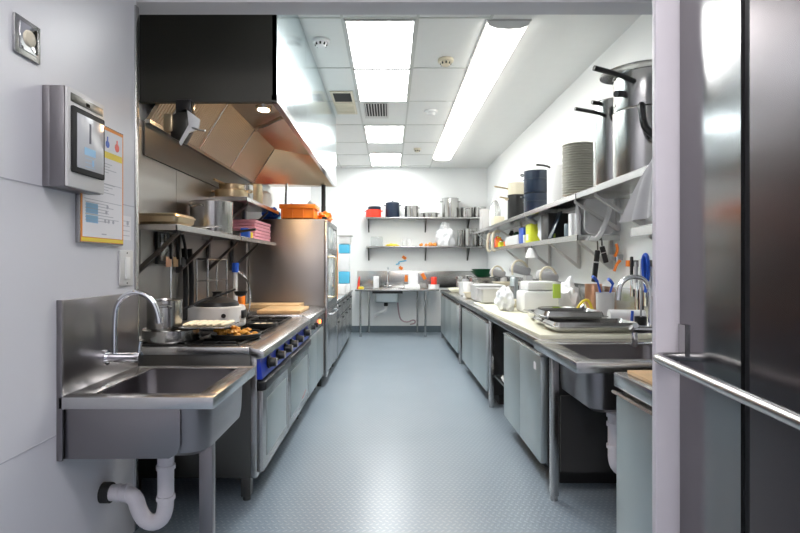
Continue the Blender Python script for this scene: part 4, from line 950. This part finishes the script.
t = thing('drain_pipe', 'white plastic drain pipe under the prep sink', 'pipe', (1.22, 2.9, .3))
MB().tube([(1.22, 2.90, .585), (1.22, 2.90, .40), (1.22, 2.90, .30), (1.26, 2.92, .25), (1.32, 2.95, .27), (1.34, 3.0, .33)], .034, 14, 2).build('trap', 'pvc', t)
q = MB()
for z in (.55, .50, .38): MB().cyl((1.22, 2.90, z), (1.22, 2.90, z+.02), .041).build('rib', 'pvc', t)
MB().cyl((1.22, 2.90, .585), (1.22, 2.90, .618), .042).build('nut', 'rubber', t)

# near unit at the doorway
t = thing('refrigerated_counter', 'nearest steel refrigerated counter by the doorway, cut by the jamb', 'counter', (1.4, 2.2, 0))
MB().box(1.0, 1.90, 1.975, 2.385, .835, .898, .004).build('worktop', 'steel_h', t)
MB().box(1.05, 1.88, 1.98, 2.375, .08, .83).build('body', 'steel_d', t)
MB().box(1.005, 1.049, 1.982, 2.372, .10, .80, .006).build('door', 'steel_soft', t)
MB().prism([(1.005, .80), (.985, .81), (.99, .822), (1.049, .806)], 'y', 1.982, 2.372).build('pull_edge', 'steel_h', t)
MB().box(1.07, 1.86, 2.0, 2.35, 0, .08).build('plinth', 'void', t)
tag(MB().box(1.04, 1.6, 1.99, 2.34, .899, .915, .003).build('cutting_board', 'wood'), 'pale brown board on the nearest counter by the doorway', 'cutting board')

# ------------------------------------------------------------------ things on the right worktop
Z = .926
GT = 'steel trays stacked on the cream cutting board'
def gn_tray(x0, x1, y0, y1, z, h, label, rz=0.0):
    t = thing('steel_tray', label, 'tray', ((x0+x1)/2, (y0+y1)/2, z), GT)
    q = MB(); q.T = Matrix.Translation(((x0+x1)/2, (y0+y1)/2, z)) @ Matrix.Rotation(rz, 4, 'Z')
    a, b_ = (x1-x0)/2, (y1-y0)/2
    basin(q, -a+.015, a-.015, -b_+.015, b_-.015, 0, h, 0, .03, .003); q.build('tray', 'pot', t)
    q = MB(); q.T = Matrix.Translation(((x0+x1)/2, (y0+y1)/2, z)) @ Matrix.Rotation(rz, 4, 'Z')
    frame(q, -a+.018, a-.018, -b_+.018, b_-.018, -a, a, -b_, b_, h-.002, h+.004, .001); q.build('rim', 'steel_h', t)
gn_tray(1.06, 1.66, 3.47, 3.80, Z, .045, 'nearest shallow steel tray on the cream cutting board')
gn_tray(1.08, 1.56, 3.83, 4.12, Z, .045, 'steel tray behind the nearest tray on the cream cutting board')
gn_tray(1.05, 1.50, 3.66, 4.00, Z+.056, .035, 'steel tray resting on top of the other two trays')
gn_tray(1.12, 1.50, 4.20, 4.48, Z, .07, 'deeper steel tray at the back of the group of trays')
pot(1.36, 4.34, Z+.077, .15, .02, 'pot', 'round steel lid pan lying on the deeper tray', 'frying_pan', 'pan', ears=False)
# white machine / bags
t = thing('slicing_machine', 'white covered slicing machine on the right worktop', 'machine', (1.42, 5.0, Z))
MB().box(1.24, 1.56, 4.92, 5.25, Z, Z+.20, .02).box(1.28, 1.56, 4.95, 5.25, Z+.205, Z+.29, .015).build('body', 'white', t)
MB().box(1.275, 1.50, 4.916, 4.92, Z+.21, Z+.216).build('seam', 'grey', t)
MB().box(1.50, 1.57, 4.90, 4.918, Z+.14, Z+.27, .003).build('green_label', 'leaf', t)
tag(MB().blob(1.72, 5.14, Z, .09, .14, .30, .2, 2.2, 3, 41).build('plastic_bag', 'whitesoft'), 'white plastic bag bunched right of the covered machine', 'bag')
tag(MB().blob(1.13, 5.24, Z, .08, .15, .23, .22, 2.2, 4, 44).build('plastic_bag', 'whitesoft'), 'white plastic bag bunched left of the covered machine', 'bag')
t = thing('tongs', 'yellow and steel tongs arching behind the trays', 'tongs', (1.5, 4.3, Z))
MB().tube([(1.56, 4.55, Z), (1.61, 4.55, Z+.10), (1.66, 4.55, Z+.15), (1.70, 4.55, Z+.14), (1.73, 4.55, Z+.05), (1.76, 4.55, Z-.012)], .012, 8, 2).build('arm', 'posteryellow', t)
MB().tube([(1.60, 4.58, Z), (1.645, 4.58, Z+.09), (1.67, 4.58, Z+.125), (1.69, 4.58, Z+.06), (1.70, 4.58, Z)], .012, 8, 2).build('inner_arm', 'chrome', t)
t = thing('measuring_jug', 'tall grey jug holding blue handled tools beside the wall', 'jug', (1.62, 4.0, Z))
MB().lathe(1.63, 4.04, Z, [(0, 0), (.06, 0), (.068, .24), (.063, .24), (.055, .01), (0, .01)], 28).build('body', 'lgrey', t)
for i, (dx, dy, h) in enumerate(((-.02, 0, .33), (.02, .01, .31))):
    t = thing('spatula', ['blue handled spatula leaning left in the grey jug', 'blue handled spatula upright in the grey jug'][i], 'spatula', (1.63, 4.04, Z))
    MB().tube([(1.63+dx, 4.04+dy, Z+.02), (1.63+dx*1.6, 4.04, Z+.22), (1.63+dx*3.0, 4.04, Z+h)], .008, 8, 1).tube([(1.63+dx*3, 4.04, Z+h-.01), (1.63+dx*3-.02, 4.04, Z+h+.02), (1.63+dx*3-.04, 4.03, Z+h+.03)], .012, 8, 1).build('handle', 'bluepl', t)
t = thing('copper_tin', 'copper coloured tin standing against the splashback', 'tin', (1.82, 4.85, Z)); MB().lathe(1.85, 4.85, .899, [(0, 0), (.075, 0), (.075, .30), (.07, .30), (.07, .01), (0, .01)], 28).build('body', 'copper', t)
q = MB(); q.T = Matrix.Translation((1.50, 3.92, Z+.09)) @ Matrix.Rotation(.12, 4, 'Y')
t = thing('paper_roll', 'white paper roll lying behind the trays with an orange strip', 'roll', (1.5, 3.92, Z))
MB().cyl((1.36+.24, 3.90, Z+.062), (1.36+.48, 3.86, Z+.062), .06, seg=28).build('roll', 'white', t)
MB().box(1.66, 1.78, 3.80, 3.815, Z+.03, Z+.045).build('strip', 'orange', t)
t = thing('blue_brush', 'small blue handled brush leaning on the paper roll', 'brush', (1.6, 3.75, Z))
MB().tube([(1.70, 3.74, Z+.125), (1.69, 3.73, Z+.05), (1.685, 3.725, Z+.012)], .010, 8, 1).build('handle', 'bluepl', t)
MB().box(1.68, 1.715, 3.70, 3.73, Z-.02, Z+.03, .006).build('bristles', 'white', t)
t = thing('black_mug', 'black mug beside the prep sink tap', 'mug', (1.60, 3.56, Z))
MB().lathe(1.72, 3.66, .90, [(0, 0), (.036, 0), (.04, .12), (.035, .12), (.03, .01), (0, .01)], 24).build('body', 'black', t)
MB().tube([(1.72, 3.66, .98), (1.73, 3.665, 1.2), (1.725, 3.66, 1.27)], .007).build('whisk_handle', 'grey', t)

# grey containers, mixers and tubs further along
Z = .917
def tub(x0, x1, y0, y1, z, h, m, label, name='food_container', lidm=None):
    t = thing(name, label, 'container', ((x0+x1)/2, (y0+y1)/2, z), 'containers along the right worktop')
    q = MB(); basin(q, x0, x1, y0, y1, z, z+h, 0, .03, .005); q.build('body', m, t)
    if lidm: MB().box(x0-.008, x1+.008, y0-.008, y1+.008, z+h+.001, z+h+.016, .006).build('lid', lidm, t)
    else:
        q = MB(); frame(q, x0+.006, x1-.006, y0+.006, y1-.006, x0-.012, x1+.012, y0-.012, y1+.012, z+h-.003, z+h+.006, .002); q.build('rim', m, t)
    return t
tub(1.06, 1.30, 6.2, 6.5, Z, .17, 'lgrey', 'grey open container at the front of the worktop beyond the cream board')
tub(1.16, 1.44, 5.66, 5.84, Z, .075, 'beige', 'low beige container just left of the covered machine')
t = thing('steel_cylinder', 'tall steel utensil cylinder behind the grey container', 'cylinder', (1.40, 6.6, .899))
MB().lathe(1.41, 6.30, Z, [(0, 0), (.058, 0), (.06, .20), (.055, .20), (.052, .01), (0, .01)], 28).build('body', 'pot', t)
tub(1.08, 1.44, 6.72, 7.2, .899, .20, 'lgrey', 'wide pale container under the white lid behind the grey container', lidm='white')
tub(1.54, 1.82, 6.05, 6.4, .899, .26, 'grey', 'dark grey deep container behind the steel cylinder')
tub(1.06, 1.25, 8.0, 8.3, .899, .20, 'white', 'white open tub halfway down the far worktop')
tub(1.28, 1.45, 7.6, 7.9, .899, .19, 'clear', 'clear container beside the white open tub')
tub(1.30, 1.70, 8.4, 8.8, .899, .26, 'pot', 'square steel container behind the white open tub')
tub(1.50, 1.90, 7.3, 7.8, .899, .22, 'beige', 'beige container against the splashback on the far worktop')
tub(1.02, 1.22, 8.9, 9.3, .899, .05, 'cream', 'low cream tray on the far worktop edge')
pot(1.35, 9.45, .899, .17, .27, 'pot', 'large steel pot on the far end of the worktop', ears=True, ang=0)
t = thing('red_jar', 'red lidded jar at the back corner of the worktop', 'jar', (1.0, 10.3, .9))
MB().lathe(.86, 10.45, .901, [(0, 0), (.11, 0), (.11, .08), (0, .08)], 20).build('body', 'white', t)
MB().lathe(.86, 10.45, .981, [(0, 0), (.06, 0), (.06, .13), (.05, .15), (0, .15)], 20).build('top', 'red', t)
tub(1.29, 1.42, 7.94, 8.2, .899, .13, 'white', 'low white tub in front of the square steel container', lidm='white')
tub(1.04, 1.30, 7.42, 7.56, .899, .08, 'beige', 'low beige tray at the worktop edge before the white open tub')
for i, (x, y, r_, h, m, l) in enumerate(((1.12, 7.72, .06, .20, 'white', 'white jar standing between the beige tray and the white open tub'), (1.22, 8.62, .055, .22, 'grey', 'grey jar left of the square steel container'), (1.62, 9.3, .07, .26, 'white', 'white canister right of the large far steel pot'), (1.54, 6.62, .05, .30, 'steel_soft', 'slim steel flask behind the wide lidded container'))):
    tag(MB().lathe(x, y, .899, [(0, 0), (r_, 0), (r_, h), (r_*.8, h+.02), (0, h+.02)], 24).build('storage_jar', m), l, 'jar')
# green bowls stacked on a steel container
GG = 'dark green bowls'
for i in range(2):
    x, y, z = 1.66-.08*i, 8.6+.5*i, 1.166 if i == 0 else .92
tag(MB().lathe(1.5, 8.6, 1.17, [(0, 0), (.10, 0), (.21, .10), (.20, .10), (.095, .008), (0, .008)], 32).build('green_bowl', 'green'), 'lower dark green bowl on the square steel container', 'bowl', GG)
tag(MB().lathe(1.52, 8.6, 1.20, [(0, 0), (.10, 0), (.21, .10), (.20, .10), (.095, .008), (0, .008)], 32).build('green_bowl', 'green'), 'dark green bowl nested as the upper one of two', 'bowl', GG)
# mixers: grey machines with curved beige arms
for i, (x, y, s) in enumerate(((1.66, 8.05, .85), (1.74, 6.98, 1.0), (1.74, 5.78, .85))):
    t = thing('food_mixer', ['farthest grey stand mixer with a curved beige arm beside the green bowls', 'middle grey stand mixer with a curved beige arm', 'nearest grey stand mixer behind the covered machine'][i], 'mixer', (x, y, .899), 'grey stand mixers')
    z = .90 if i != 2 else .90
    MB().box(x-.10*s, x+.12*s, y-.10, y+.15, z, z+.06, .02).box(x+.02*s, x+.12*s, y-.05, y+.10, z+.06, z+.34*s, .03).build('stand', 'lgrey', t)
    q = MB(); q.T = Matrix.Translation((x-.02, y+.02, z+.40*s)) @ Matrix.Rotation(.25, 4, 'Y'); q.box(-.15*s, .12*s, -.07, .07, -.055, .055, .035, 3); q.build('head', 'grey', t)
    MB().lathe(x-.10*s, y, z+.06, [(0, 0), (.06, 0), (.10*s, .14*s), (.095*s, .14*s), (.055, .008), (0, .008)], 28).build('bowl', 'chrome', t)
    MB().tube([(x-.16*s, y-.10, z+.34*s), (x-.17*s, y-.10, z+.45*s), (x-.11*s, y-.10, z+.53*s), (x-.02*s, y-.10, z+.52*s), (x+.04*s, y-.08, z+.44*s)], .013, 8, 2).build('arm', 'beige', t)

# ------------------------------------------------------------------ steel door by the camera with push bar
def off(y): return 1.027-.104*(1.89-y)
d1 = MB()
a = [(off(1.89), 1.89), (off(1.50), 1.50), (off(1.50)+.05, 1.50), (off(1.89)+.05, 1.89)]
d1.prism(a, 'z', 0.01, 2.9)
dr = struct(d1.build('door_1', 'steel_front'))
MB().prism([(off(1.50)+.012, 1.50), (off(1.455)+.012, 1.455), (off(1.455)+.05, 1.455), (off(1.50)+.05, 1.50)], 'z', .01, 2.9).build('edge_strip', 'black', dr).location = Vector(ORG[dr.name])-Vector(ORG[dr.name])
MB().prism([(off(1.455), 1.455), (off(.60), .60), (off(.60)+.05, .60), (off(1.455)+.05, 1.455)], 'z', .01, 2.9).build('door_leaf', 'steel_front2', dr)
MB().prism([(off(1.86)-.012, 1.83), (off(1.86)-.012, 1.872), (off(1.86)+.01, 1.875), (off(1.86)+.008, 1.83)], 'z', 1.06, 1.17).build('bracket', 'steel', dr)
pb = lambda y, o_: (off(y)-o_, y, 1.055)
MB().tube([pb(1.868, -.002), pb(1.868, .05), pb(1.862, .082), pb(1.84, .098), pb(1.80, .10), pb(1.3, .102), pb(.70, .102)], .0165, 16, 2).build('push_bar', 'steel', dr)
